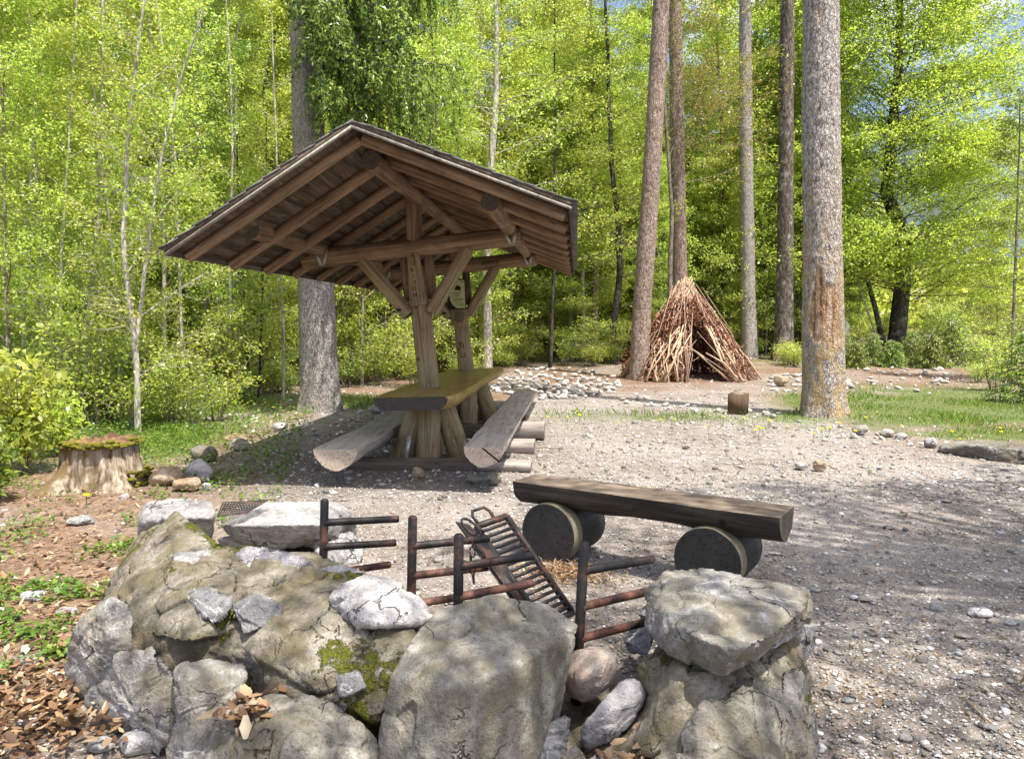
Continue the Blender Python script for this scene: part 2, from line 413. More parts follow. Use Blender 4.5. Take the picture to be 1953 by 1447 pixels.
M['litter'] = leaf_mat('dead_brown_leaf', [(0, (0.075, 0.045, 0.028)), (0.3, (0.17, 0.095, 0.05)), (0.6, (0.30, 0.185, 0.095)), (0.85, (0.40, 0.295, 0.18)), (1, (0.52, 0.44, 0.32))], 0.15, 0.04)
M['rust_brush'] = leaf_mat('dry_brush_leaf', [(0, (0.07, 0.03, 0.018)), (0.4, (0.20, 0.085, 0.04)), (0.8, (0.34, 0.16, 0.08)), (1, (0.48, 0.28, 0.16))], 0.2, 0.04)
M['limestone'] = stone_mat('grey_limestone', (0.13, 0.127, 0.125), (0.29, 0.283, 0.278), (0.50, 0.49, 0.475))
M['limestone_pale'] = stone_mat('pale_limestone', (0.20, 0.19, 0.185), (0.40, 0.38, 0.375), (0.60, 0.575, 0.565))
M['boulder_olive'] = stone_mat('olive_stained_boulder', (0.11, 0.10, 0.08), (0.255, 0.238, 0.205), (0.44, 0.42, 0.385), lich=(0.15, 0.13, 0.085), vein=False)
M['mortar'] = stone_mat('stained_mortar', (0.09, 0.078, 0.058), (0.235, 0.21, 0.165), (0.42, 0.39, 0.33), lich=(0.155, 0.13, 0.07), moss=0.83, vein=False, scale=1.6)
M['limestone_lich'] = stone_mat('mossy_grey_limestone', (0.12, 0.112, 0.105), (0.27, 0.258, 0.245), (0.48, 0.46, 0.435), lich=(0.20, 0.175, 0.12), vein=True)
M['slab_stone'] = stone_mat('dark_weathered_slab', (0.09, 0.085, 0.08), (0.17, 0.16, 0.145), (0.28, 0.27, 0.25), lich=(0.15, 0.13, 0.08))
M['pink_stone'] = stone_mat('pinkish_cobble_stone', (0.28, 0.20, 0.17), (0.46, 0.38, 0.33), (0.62, 0.55, 0.49), rust=0.5, vein=False)
M['brown_stone'] = stone_mat('rusty_brown_stone', (0.16, 0.10, 0.06), (0.32, 0.23, 0.15), (0.48, 0.40, 0.31), rust=0.5)
M['limestone_dark'] = stone_mat('dark_grey_limestone', (0.07, 0.07, 0.072), (0.165, 0.165, 0.168), (0.33, 0.325, 0.32))
M['lilac_stone'] = stone_mat('lilac_grey_stone', (0.19, 0.175, 0.19), (0.33, 0.31, 0.33), (0.47, 0.45, 0.46), scale=1.5)
k = NT('mixed_cobble_stone')
_c = k.ramp(k.objrand(), [(0, (0.30, 0.28, 0.26)), (0.3, (0.45, 0.43, 0.41)), (0.6, (0.62, 0.60, 0.58)), (0.85, (0.35, 0.32, 0.27)), (1, (0.70, 0.68, 0.66))])
_n = k.noise(k.co('Object'), 6, 6, 0.65)
_c = k.mix(k.ramp(_n, [(0.4, 0.0), (0.7, 0.6)]), _c, (0.22, 0.21, 0.19))
M['cobble'] = k.principled(_c, 0.85, k.bump(_n, 0.6, 0.02))
k = NT('gravel_pebble_stone')
_i = k.island()
_c = k.ramp(_i, [(0, (0.11, 0.105, 0.10)), (0.25, (0.23, 0.22, 0.21)), (0.5, (0.37, 0.355, 0.335)), (0.7, (0.27, 0.215, 0.175)), (0.8, (0.55, 0.53, 0.51)), (1, (0.78, 0.76, 0.74))])
M['pebble'] = k.principled(_c, 0.8, k.bump(k.noise(k.pos(), 90, 3), 0.3, 0.005))
k = NT('rusty_dark_iron')
_n = k.noise(k.pos(), 9, 6, 0.7)
_c = k.ramp(_n, [(0.40, (0.016, 0.016, 0.017)), (0.54, (0.035, 0.030, 0.028)), (0.62, (0.12, 0.055, 0.04)), (0.78, (0.22, 0.11, 0.085))])
M['iron'] = k.principled(_c, 0.55, k.bump(k.noise(k.pos(), 160, 4), 0.35, 0.002), 0.5, 0.35)
k = NT('rust_red_iron')
_n = k.noise(k.pos(), 14, 6, 0.7)
M['iron_rust'] = k.principled(k.ramp(_n, [(0.38, (0.03, 0.022, 0.02)), (0.52, (0.13, 0.06, 0.045)), (0.68, (0.27, 0.13, 0.095))]), 0.7, k.bump(_n, 0.5, 0.003), 0.4, 0.15)
k = NT('galvanised_steel'); M['steel'] = k.principled(k.ramp(k.noise(k.co('Object'), 40, 3), [(0.3, (0.30, 0.32, 0.33)), (0.7, (0.55, 0.57, 0.58))]), 0.5, None, 0.5, 0.6)
k = NT('dandelion_yellow'); M['yellow'] = k.principled((0.80, 0.60, 0.01), 0.7)
k = NT('green_stem'); M['stem'] = k.principled((0.12, 0.2, 0.03), 0.7)
k = NT('engraved_dark'); M['carve'] = k.principled((0.03, 0.022, 0.015), 0.9)
k = NT('notice_paper'); M['paper'] = k.principled(k.ramp(k.noise(k.co('Object'), 20, 3), [(0.3, (0.42, 0.45, 0.22)), (0.7, (0.52, 0.55, 0.30))]), 0.5)
k = NT('notice_black'); M['black'] = k.principled((0.02, 0.02, 0.02), 0.4)
k = NT('stump_moss')
_n = k.noise(k.co('Object'), 40, 5, 0.7)
M['moss'] = k.principled(k.ramp(_n, [(0.3, (0.06, 0.06, 0.008)), (0.7, (0.25, 0.23, 0.02))]), 0.95, k.bump(_n, 1.0, 0.03))
k = NT('hazed_mountain_forest')
_n = k.noise(k.pos((1, 1, 1)), 0.01, 9, 0.7)
M['mountain'] = k.principled(k.ramp(_n, [(0.4, (0.06, 0.08, 0.12)), (0.55, (0.10, 0.125, 0.18)), (0.7, (0.22, 0.25, 0.32))]), 0.95)  # blue haze of distance mixed into the forest colour

# ground
k = NT('gravel_and_forest_floor')
a = k.attr('zone'); zc = k.sep(a.outputs['Vector'])
P_ = k.pos()
jit = k.mix(0.03, P_, k.noise(P_, 30, 2, 0.5, 0, True))
soil = k.ramp(k.noise(P_, 5, 8, 0.8), [(0.34, (0.075, 0.058, 0.046)), (0.5, (0.19, 0.158, 0.132)), (0.66, (0.32, 0.28, 0.25))])
big = k.noise(P_, 0.6, 5, 0.6)
soil = k.mix(k.ramp(big, [(0.42, 0.0), (0.64, 0.6)]), soil, (0.36, 0.325, 0.295))
d1 = k.voro(jit, 48, 'F1', 'Distance'); c1 = k.voro(jit, 48, 'F1', 'Color')
d2 = k.voro(jit, 110, 'F1', 'Distance'); c2 = k.voro(jit, 110, 'F1', 'Color')
r1 = k.sep(c1)[0]; r2 = k.sep(c2)[1]
m1 = k.math('MULTIPLY', k.ramp(d1, [(0.30, 1), (0.40, 0)]), k.math('GREATER_THAN', r1, 0.55))
m2 = k.math('MULTIPLY', k.ramp(d2, [(0.32, 1), (0.45, 0)]), k.math('GREATER_THAN', r2, 0.40))
st1 = k.ramp(k.sep(c1)[1], [(0, (0.14, 0.135, 0.13)), (0.4, (0.36, 0.35, 0.34)), (0.7, (0.60, 0.58, 0.56)), (1, (0.78, 0.76, 0.74))])
st2 = k.ramp(k.sep(c2)[0], [(0, (0.13, 0.115, 0.10)), (0.5, (0.32, 0.30, 0.28)), (1, (0.62, 0.60, 0.58))])
grav = k.mix(m2, soil, st2); grav = k.mix(m1, grav, st1)
litc = k.ramp(k.noise(jit, 16, 6, 0.75, 1.0), [(0.32, (0.06, 0.042, 0.03)), (0.48, (0.16, 0.095, 0.058)), (0.6, (0.28, 0.19, 0.125)), (0.72, (0.42, 0.34, 0.26))])
grc = k.ramp(k.noise(P_, 22, 6, 0.7), [(0.3, (0.05, 0.065, 0.018)), (0.6, (0.11, 0.17, 0.03)), (0.75, (0.20, 0.25, 0.06))])
colr = k.mix(zc[1], grav, litc); colr = k.mix(zc[0], colr, grc)
ash = k.mix(k.ramp(k.noise(P_, 12, 5), [(0.4, 0), (0.7, 0.7)]), (0.06, 0.048, 0.04), (0.18, 0.155, 0.135))
colr = k.mix(zc[2], colr, ash)
hgt = k.math('ADD', k.math('ADD', k.math('MULTIPLY', m1, 0.7), k.math('MULTIPLY', m2, 0.35)), k.noise(P_, 30, 6, 0.7))
M['ground'] = k.principled(colr, 0.92, k.bump(hgt, 0.8, 0.012), 0.15)

# ------------------------------------------------------------------ ground
def smooth(a, b, x): t = np.clip((x - a) / (b - a), 0, 1); return t * t * (3 - 2 * t)
def grass_d(x, y):
    x = np.asarray(x, float); y = np.asarray(y, float)
    p = np.stack([x, y, 0 * x], -1).reshape(-1, 3)
    n = (fbm(p, 0.9, 41, 4)).reshape(x.shape)
    strip = np.exp(-((y - 12.6 + 0.08 * x) / 0.55) ** 2) * smooth(0.2, 0.8, x) * smooth(5.5, 4.5, x) * 0.42
    edge = 9.6 + np.clip(5.6 - x, 0, 4) * 1.3
    right = smooth(edge, edge + 0.8, y) * smooth(20, 15.0, y) * smooth(4.2, 5.3, x - .32 * np.clip(y - 13, 0, 9))
    trunk = np.exp(-((x - 5.0) ** 2 + (y - 12.4) ** 2) / 1.6)
    left = smooth(-3.4, -4.1, x + 0.05 * (y - 8)) * smooth(8.0, 9.2, y) * smooth(17, 14.5, y)
    leftb = smooth(13.0, 13.8, y) * smooth(17, 15, y) * smooth(-1.2, -2.2, x) * 0.8
    wood = smooth(24, 28, y) * 0.5
    farl = smooth(-4.5, -7, x) * smooth(6.0, 8, y) * 0.5
    d = np.maximum.reduce([strip, right, trunk, left, leftb, wood, farl])
    return np.clip(d * (1.0 + 1.4 * n), 0, 1)
def litter_d(x, y):
    x = np.asarray(x, float); y = np.asarray(y, float)
    p = np.stack([x, y, 0 * x], -1).reshape(-1, 3)
    n = (fbm(p, 0.7, 77, 4)).reshape(x.shape)
    l1 = smooth(-1.65, -2.5, x + 0.12 * (y - 4)) * smooth(9.5, 7.5, y)
    l2 = smooth(-2.9, -3.6, x) * smooth(7, 8, y) * 0.8
    l3 = smooth(15.5, 18.5, y) * smooth(-2, 0, x) * 0.8
    l4 = smooth(19.5, 22, y)
    l5 = np.exp(-(((x - 4.6) / 3.2) ** 2 + ((y - 20.5) / 2.8) ** 2)) * 1.4
    l6 = smooth(13.2, 15, y) * smooth(0.5, -0.5, x)
    l7 = 0.55 * smooth(4.5, 5.5, x) * smooth(8.0, 9.2, y)
    d = np.maximum.reduce([l1, l2, l3, l4, l5, l6, l7])
    return np.clip(d * (1.0 + 1.1 * n), 0, 1)
def warp(n, lo, hi, c, k):
    t = np.linspace(math.asinh((lo - c) / k), math.asinh((hi - c) / k), n)
    return c + k * np.sinh(t)
gx = warp(620, -1500, 1500, 0.0, 2.6); gy = warp(620, -60, 2600, 4.5, 2.8)
GX, GY = np.meshgrid(gx, gy)
GZ = terrain(GX, GY)
p3 = np.stack([GX, GY, 0 * GX], -1).reshape(-1, 3)
near = np.exp(-((GX) ** 2 + (GY - 5) ** 2) / 120)
GZ = GZ + near * (fbm(p3, 9, 3, 3).reshape(GX.shape) * 0.007)
# leafy ground lies a little proud and lumpy
GZ = GZ + litter_d(GX, GY) * near * (0.02 + 0.025 * fbm(p3, 4, 8, 3).reshape(GX.shape))
ny, nx = GX.shape
ii = (np.arange(ny - 1)[:, None] * nx + np.arange(nx - 1)[None]).ravel()
gm = mesh_np('ground', np.stack([GX, GY, GZ], -1).reshape(-1, 3), np.stack([ii, ii + 1, ii + nx + 1, ii + nx], 1), True)
at = gm.attributes.new('zone', 'FLOAT_VECTOR', 'POINT')
ashm = np.maximum(np.exp(-(((GX + 0.25) / 1.0) ** 2 + ((GY - 3.4) / 0.8) ** 2)) * 0.75, 0.55 * np.exp(-((GX + 1.3 - .085 * (GY - 9)) / 1.5) ** 4 - ((GY - 9.4) / 3.0) ** 4))
ashm = ashm * (0.75 + 0.5 * fbm(p3, 1.3, 51, 4).reshape(GX.shape))
at.data.foreach_set('vector', np.stack([grass_d(GX, GY) * 0.75, litter_d(GX, GY) * 0.9, ashm], -1).astype(np.float32).ravel())
tag(obj('ground', gm, M['ground']), kind='structure')

# far mountain slope (right, beyond the trees)
mx = np.linspace(-900, 2600, 90); my = np.linspace(1500, 2900, 40)
MX, MY = np.meshgrid(mx, my)
pp = np.stack([MX, MY, 0 * MX], -1).reshape(-1, 3)
MZ = -20 + 620 * smooth(1500, 2500, MY) * smooth(-800, 900, MX) * (1 - 0.25 * smooth(1500, 2600, MX)) + fbm(pp, 0.004, 3, 5).reshape(MX.shape) * 130 * smooth(1500, 1900, MY)
ii = (np.arange(39)[:, None] * 90 + np.arange(89)[None]).ravel()
tag(obj('mountain', mesh_np('mountain', np.stack([MX, MY, MZ], -1).reshape(-1, 3), np.stack([ii, ii + 1, ii + 91, ii + 90], 1), True), M['mountain']), kind='structure')

# ------------------------------------------------------------------ logs
def log_mesh(name, L, r0, r1, n=20, m=14, flat=None, seed=0, rough=0.02, ecc=1.0, bend=0.0, ax=2):
    """a round log along +axis from 0 to L; flat = cut every point above that fraction of r (top side)"""
    t = np.linspace(0, 1, m); th = np.linspace(0, 2 * math.pi, n, endpoint=False)
    T, A = np.meshgrid(t, th, indexing='ij')
    r = (r0 + (r1 - r0) * T)
    x = np.cos(A); y = np.sin(A) * ecc
    p = np.stack([x * 2, y * 2, T * L * 2.5 + seed * 7.3], -1).reshape(-1, 3)
    r = r * (1 + rough * 2 * fbm(p, 0.9, seed, 4).reshape(T.shape))
    X = r * x; Y = r * y; Z = T * L
    if flat is not None: Y = np.minimum(Y, flat * (r0 + (r1 - r0) * T) + 0.004 * fbm(p, 1.7, seed + 3).reshape(T.shape))
    Y = Y + bend * np.sin(T * math.pi)
    V = np.stack([X, Y, Z], -1).reshape(-1, 3)
    i = np.arange(m - 1)[:, None] * n; j = np.arange(n)[None]; k2 = (j + 1) % n
    F = np.stack([i + j, i + k2, i + n + k2, i + n + j], -1).reshape(-1, 4)
    # end caps get their own ring of vertices so that the edge stays sharp
    Vs = [V]; c = len(V); F3 = []
    for e, rev in ((0, True), (m - 1, False)):
        ring = V[e * n:(e + 1) * n]; ctr = ring.mean(0); inner = ctr + (ring - ctr) * 0.985; inner[:, 2] += (-0.004 if rev else 0.004)
        Vs += [ring, inner, ctr[None] + np.array([[0, 0, -0.004 if rev else 0.004]])]
        a = np.arange(n); b = (a + 1) % n
        q = np.stack([c + a, c + b, c + n + b, c + n + a], 1)
        t3 = np.stack([c + n + a, c + n + b, np.full(n, c + 2 * n)], 1)
        if rev: q = q[:, ::-1]; t3 = t3[:, ::-1]
        F = np.vstack([F, q]); F3.append(t3); c += 2 * n + 1
    V = np.vstack(Vs)
    if ax == 1: V = V[:, [0, 2, 1]]; F = F[:, ::-1]; F3 = [f[:, ::-1] for f in F3]     # along +Y, cut side up +Z
    me = mesh_np(name, V, [np.vstack(F3), F], True)
    if hasattr(me, 'set_sharp_from_angle'): me.set_sharp_from_angle(angle=math.radians(42))
    return me
def place_between(o, a, b, base=Vector((0, 0, 0)), roll=0.0):
    a = Vector(a); b = Vector(b)
    q = (b - a).to_track_quat('Z', 'Y')
    o.rotation_mode = 'QUATERNION'; o.rotation_quaternion = q @ Matrix.Rotation(roll, 3, 'Z').to_quaternion(); o.location = a - base
    return o
def log_between(name, a, b, r0, r1, mat, parent, base, seed=0, n=20, m=14, rough=0.02, roll=0.0):
    L = (Vector(b) - Vector(a)).length
    o = obj(name, log_mesh(name, L, r0, r1, n, m, None, seed, rough), mat, parent)
    return place_between(o, a, b, base, roll)

# ------------------------------------------------------------------ picnic shelter
UA = math.atan((1100 - W0 / 2) / FOC)
U = Vector((math.sin(UA), math.cos(UA), 0)); V_ = Vector((math.cos(UA), -math.sin(UA), 0))
def LA(lat, along, z): return V_ * lat + U * along + Vector((0, 0, z))
LEAN = math.radians(5.7); PIV = (-1.72, 0.8)
def RF(x, along, z):                     # leaning roof frame: x across from the posts, z above the table top
    c, s = math.cos(LEAN), math.sin(LEAN)
    return LA(PIV[0] + x * c - z * s, along, PIV[1] + x * s + z * c)
SH = empty('picnic_shelter', LA(-1.64, 10.2, 0))
tag(SH, 'rustic timber picnic shelter with a leaning gabled roof over a long slab table', 'picnic shelter')
SB = SH.location.copy()
def sh_log(name, a, b, r0, r1, mat='wood_roof', seed=0, **kw): return log_between(name, a, b, r0, r1, M[mat], SH, SB, seed, **kw)
def oriented_box(name, pts8, mat, parent, base, smooth=False):
    f = np.array([(0, 3, 2, 1), (4, 5, 6, 7), (0, 1, 5, 4), (1, 2, 6, 5), (2, 3, 7, 6), (3, 0, 4, 7)])
    return obj(name, mesh_np(name, [tuple(Vector(p) - base) for p in pts8], f), mat, parent)
ALN, ALF = 8.75, 11.75
RX, REAVE, RZR, RZE = 0.14, 1.66, 2.385, 1.56     # ridge x, half span, ridge and eave height of the deck top
A0, A1 = 6.12, 14.1
def deckz(x): return RZR - (RZR - RZE) * abs(x - RX) / REAVE
# roof deck boards: one part per side, boards modelled with gaps
for sgn in (-1, 1):
    g = Geo(); nb = 12
    for b in range(nb):
        xa = RX + sgn * REAVE * b / nb + sgn * 0.004; xb = RX + sgn * REAVE * (b + 1) / nb - sgn * 0.004
        dz = R.uniform(-0.003, 0.003)
        for seg in range(2):
            ya = A0 + (A1 - A0) * seg / 2 + 0.003; yb = A0 + (A1 - A0) * (seg + 1) / 2 - 0.003
            ps = [RF(x, y, deckz(x) + d + dz) for d in (-0.055, -0.028) for (x, y) in ((xa, ya), (xb, ya), (xb, yb), (xa, yb))]
            g.add(np.array([tuple(p - SB) for p in ps]), np.array([(0, 3, 2, 1), (4, 5, 6, 7), (0, 1, 5, 4), (1, 2, 6, 5), (2, 3, 7, 6), (3, 0, 4, 7)]))
    obj('roof_deck', g.mesh('roof_deck'), M['wood_deck'], SH)
    # covering: rows of shingles, wavy lower edge
    g = Geo(); rows = 11
    for r_ in range(rows):
        y = A0 - 0.04
        while y < A1 + 0.03:
            w = R.uniform(0.7, 1.1); y2 = min(y + w, A1 + 0.04)
            xa = RX + sgn * (REAVE + 0.05) * r_ / rows; xb = RX + sgn * ((REAVE + 0.05) * (r_ + 1) / rows + 0.03 + R.uniform(-0.003, 0.003))
            if r_ == 0: xa = RX - sgn * 0.02
            za = deckz(xa) - 0.024; zb = deckz(xb) - 0.012 + R.uniform(0, 0.003)
            if sgn * (xb - RX) > REAVE: zb = RZE - (RZR - RZE) / REAVE * (sgn * (xb - RX) - REAVE) - 0.002
            ps = [RF(xa, y, za), RF(xb, y, zb), RF(xb, y2 - 0.004, zb), RF(xa, y2 - 0.004, za), RF(xa, y, za + 0.014), RF(xb, y, zb + 0.014), RF(xb, y2 - 0.004, zb + 0.014), RF(xa, y2 - 0.004, za + 0.014)]
            g.add(np.array([tuple(p - SB) for p in ps]), np.array([(0, 3, 2, 1), (4, 5, 6, 7), (0, 1, 5, 4), (1, 2, 6, 5), (2, 3, 7, 6), (3, 0, 4, 7)]))
            y = y2
    obj('roof_covering', g.mesh('roof_covering'), M['shingle'], SH)
    # barge boards at both gables
    for ya, yb in ((A0 - 0.035, A0 - 0.006), (A1 + 0.006, A1 + 0.035)):
        xa = RX; xb = RX + sgn * (REAVE + 0.03)
        for (zo, zh, nm, pr, mt) in ((-0.062, -0.016, 'barge_board', 0, 'wood_deck'), (-0.084, -0.0625, 'barge_strip', .006, 'wood_barge')):
            ps = [RF(x, y, deckz(x) + z) for z in (zo, zh) for (x, y) in ((xa, ya - pr), (xb, ya - pr), (xb, yb + pr), (xa, yb + pr))]
            oriented_box(nm, ps, M[mt], SH, SB)
    # eave board
    xe = RX + sgn * (REAVE + 0.004)
    ps = [RF(x, y, z) for z in (RZE - 0.10, RZE - 0.03) for (x, y) in ((xe, A0), (xe + sgn * 0.02, A0), (xe + sgn * 0.02, A1), (xe, A1))]
    oriented_box('eave_board', ps, M['wood_deck'], SH, SB)
# rafters
for i in range(10):
    al = 6.36 + i * 0.825
    for sgn in (-1, 1):
        x1 = RX + sgn * (REAVE - 0.03)
        r_ = 0.055 * R.uniform(0.92, 1.1)
        off = -0.057 - r_
        sh_log('rafter', RF(RX + sgn * 0.02, al, RZR + off), RF(x1, al, deckz(x1) + off), r_, r_, seed=i * 2 + sgn, n=12, m=8)
sh_log('ridge_beam', RF(0.10, 6.75, 2.19), RF(0.10, 13.7, 2.19), 0.088, 0.085, seed=31, n=24)
for sgn, xx in ((-1, -1.09), (1, 1.12)):
    sh_log('purlin', RF(xx, 6.80, 1.715), RF(xx, 13.6, 1.715), 0.085, 0.08, seed=33 + sgn, n=24)
PX = 0.0
for al, near_ in ((ALN, True), (ALF, False)):
    tb = sh_log('tie_beam', RF(-1.32, al, 1.62), RF(1.24, al, 1.62), 0.112, 0.108, seed=41 + near_, n=28, m=20)
    rp = 0.118 if near_ else 0.115
    sh_log('post', RF(PX, al, -0.03), RF(PX, al, 0.98), rp * 1.05, rp, 'wood_post', seed=45 + near_, n=28)
    sh_log('upper_post', RF(PX - 0.0, al - 0.04, 0.95), RF(PX - 0.02, al - 0.02, 1.55), rp * 0.98, rp * 0.6, 'wood_post', seed=47 + near_, n=24)
    sh_log('king_post', RF(0.0, al + 0.01, 1.6), RF(0.05, al + 0.01, 2.2), 0.10, 0.095, seed=49 + near_, n=8, rough=0.005)
    for sgn in (-1, 1):      # boards clasping the post beneath the beam
        xa, xb = PX + sgn * 0.09, PX + sgn * 0.19
        ps = [RF(x, y, z) for z in (1.02, 1.56) for (x, y) in ((min(xa, xb), al + 0.02), (max(xa, xb), al + 0.02), (max(xa, xb), al + 0.13), (min(xa, xb), al + 0.13))]
        oriented_box('clasp_board', ps, M['wood_roof'], SH, SB)
        sh_log('brace', RF(PX + sgn * 0.13, al - 0.05, 0.86), RF(PX + sgn * 0.62, al - 0.02, 1.54), 0.085, 0.08, 'wood_post', seed=51 + sgn + near_ * 5, n=20)
    for xx in (-1.09, 1.12):  # zig-zag steel plates tying the purlins
        g = Geo()
        for dx in (-1, 1):
            a = RF(xx + dx * 0.075, al - 0.115, 1.70); b = RF(xx + dx * 0.012, al - 0.115, 1.52)
            wv = RF(0.035, 0, 0) - RF(0, 0, 0); dv = U * 0.004
            ps = [a, a + wv, b + wv, b]; ps = [p - SB for p in ps]
            vv = np.array([tuple(p) for p in ps] + [tuple(p - dv) for p in ps])
            g.add(vv, np.array([(0, 1, 2, 3), (7, 6, 5, 4), (0, 4, 5, 1), (1, 5, 6, 2), (2, 6, 7, 3), (3, 7, 4, 0)]))
        obj('tie_plate', g.mesh('tie_plate'), M['steel'], SH)
# iron pins
for al in (ALN, ALF):
    sh_log('bolt', RF(-0.24, al - 0.16, 0.92), RF(-0.16, al - 0.02, 0.92), 0.018, 0.018, 'wood_dark', seed=3, n=8, m=3, rough=0)

# table slab: waney edges, slight tilt
TT = math.radians(1.8)
def slab():
    n = 40; al = np.linspace(0, 1, n)
    Lg = 4.85; wl = 0.42 + 0.03 * np.array([mnoise.noise((a * 4, 1, 0)) for a in al]); wr = 0.42 + 0.05 * np.array([mnoise.noise((a * 5, 7, 0)) for a in al])
    wr[:4] -= np.array([0.10, 0.05, 0.02, 0.0]); wl[-3:] -= np.array([0.0, 0.02, 0.05])
    prof = []
    for i in range(n):
        y = al[i] * Lg
        prof.append([(-wl[i], y, 0.0), (-wl[i] * 0.5, y, 0.001), (wr[i] * 0.3, y, 0.0), (wr[i], y, 0.0), (wr[i] + 0.03, y, -0.03), (wr[i] + 0.01, y, -0.085), (wr[i] - 0.05, y, -0.135), (-wl[i] + 0.09, y, -0.135), (-wl[i] + 0.02, y, -0.08)])
    P = np.array(prof); m = P.shape[1]; V = P.reshape(-1, 3)
    i = np.arange(n - 1)[:, None] * m; j = np.arange(m)[None]; k2 = (j + 1) % m
    F = np.stack([i + j, i + n * 0 + m + j, i + m + k2, i + k2], -1).reshape(-1, 4)
    Vs = [V]; F3 = []; c = len(V)
    for e, rev in ((0, False), (n - 1, True)):
        ring = P[e]; Vs += [ring, ring.mean(0)[None]]; a = np.arange(m); b = (a + 1) % m
        t3 = np.stack([c + a, c + b, np.full(m, c + m)], 1); F3.append(t3[:, ::-1] if rev else t3); c += m + 1
    me = mesh_np('table_top', np.vstack(Vs), [np.vstack(F3), F], True)
    if hasattr(me, 'set_sharp_from_angle'): me.set_sharp_from_angle(angle=math.radians(35))
    return me
tp = obj('table_top', slab(), M['wood_table'], SH)
tp.location = LA(-1.64, 7.52, 0.80) - SB; tp.rotation_euler = (0, -TT, -UA)
# splayed legs under each post
for al in (ALN - 0.35, ALF - 0.2):
    for (dx, dy, tx) in ((-0.30, -0.12, -0.10), (0.02, -0.30, 0.02), (0.36, -0.06, 0.13), (-0.05, 0.32, 0.0)):
        sh_log('table_leg', LA(-1.64 + tx, al + dy * 0.3, 0.70), LA(-1.64 + dx, al + dy, 0.02), 0.115, 0.135, 'wood_post', seed=int(60 + al * 3 + dx * 9), n=20)
# flat steel strap on the leg
ps0 = PY(778, 852, 7.95)
st_ = obj('leg_strap', mesh_np('leg_strap', *(lambda b: (b[0], b[1]))(box_vf((-0.018, -0.003, -0.12), (0.018, 0.003, 0.12)))), M['steel'], SH, ps0 - SB, (math.radians(-14), math.radians(9), 0))
ps0 = PY(889, 862, 8.15)
st_ = obj('leg_strap', st_.data, None, SH, ps0 - SB, (math.radians(-14), math.radians(-12), 0))
# notice on the far post
def text_mesh(body, size, depth=0.002, shear=0.0):
    cu = bpy.data.curves.new('txt', 'FONT'); cu.body = body; cu.size = size; cu.extrude = depth; cu.align_x = 'CENTER'; cu.align_y = 'CENTER'; cu.shear = shear
    o = bpy.data.objects.new('txt', cu); COL.objects.link(o)
    dg = bpy.context.evaluated_depsgraph_get(); dg.update()
    me = bpy.data.meshes.new_from_object(o.evaluated_get(dg)); bpy.data.objects.remove(o); bpy.data.curves.remove(cu)
    return me
def facing(o, p, parent, base, rz=0.0, tilt=0.0):
    o.parent = parent; o.location = p - base; o.rotation_euler = (math.pi / 2, tilt, -UA + rz)
nb = RF(0.0, ALF - 0.145, 1.20)
brd = obj('notice_board', mesh_np('notice_board', *box_vf((-0.14, -0.24, 0), (0.14, 0.22, 0.012))), M['black'])
facing(brd, nb, SH, SB, 0, -LEAN * 0.3)
g = Geo()
vv = [(-0.11, -0.02), (-0.115, 0.20), (0.125, 0.20), (0.125, -0.225), (-0.01, -0.225), (-0.07, -0.17), (-0.105, -0.1)]
bm = bmesh.new(); vs = [bm.verts.new((x, y, 0.016)) for x, y in vv]; bm.faces.new(vs[::-1]); bmesh.ops.recalc_face_normals(bm, faces=bm.faces)
pm = bpy.data.meshes.new('notice_sheet'); bm.to_mesh(pm); bm.free()
obj('notice_sheet', pm, M['paper'], brd)
g = Geo()
for i, (x0, x1, y) in enumerate([(-0.09, 0.02, 0.165), (0.06, 0.11, 0.17), (-0.06, 0.06, 0.01), (-0.05, 0.05, -0.02), (-0.03, 0.05, -0.045), (-0.06, 0.10, -0.085), (-0.05, 0.09, -0.11), (-0.03, 0.10, -0.15), (-0.01, 0.11, -0.18)]):
    g.add(*box_vf((x0, y - 0.004, 0.0165), (x1, y + 0.004, 0.0175)))
g.add(np.array([(-0.03, 0.05, 0.017), (0.06, 0.04, 0.017), (0.07, 0.09, 0.017), (0.02, 0.13, 0.017), (-0.02, 0.10, 0.017)]), np.array([(0, 1, 2), (0, 2, 3), (0, 3, 4)]))
obj('notice_print', g.mesh('notice_print'), M['carve'], brd)
lowb = obj('notice_backing', mesh_np('notice_backing', *box_vf((-0.13, -0.13, 0), (0.13, 0.13, 0.01))), M['wood_post'])
facing(lowb, RF(-0.0, ALF - 0.14, 0.83), SH, SB)
# carved and written names
def carve(body, size, x, al, z, roll=0.0):
    o = obj('carved_letters', text_mesh(body, size), M['carve']); facing(o, RF(x, al, z), SH, SB, 0, -LEAN + roll); return o
carve('XENYA', 0.085, 0.55, ALF - 0.117, 1.60)
for i, ch in enumerate('TURISOMER'):
    carve(ch, 0.062, -0.015 + 0.01 * math.sin(i * 2.1), ALN - 0.146, 1.50 - i * 0.072, 0.1 * math.sin(i * 1.7)) if i < 9 else None
carve('Ti', 0.12, -0.02, ALF - 0.124, 0.40)
carve('Li', 0.12, -0.01, ALF - 0.125, 0.25)

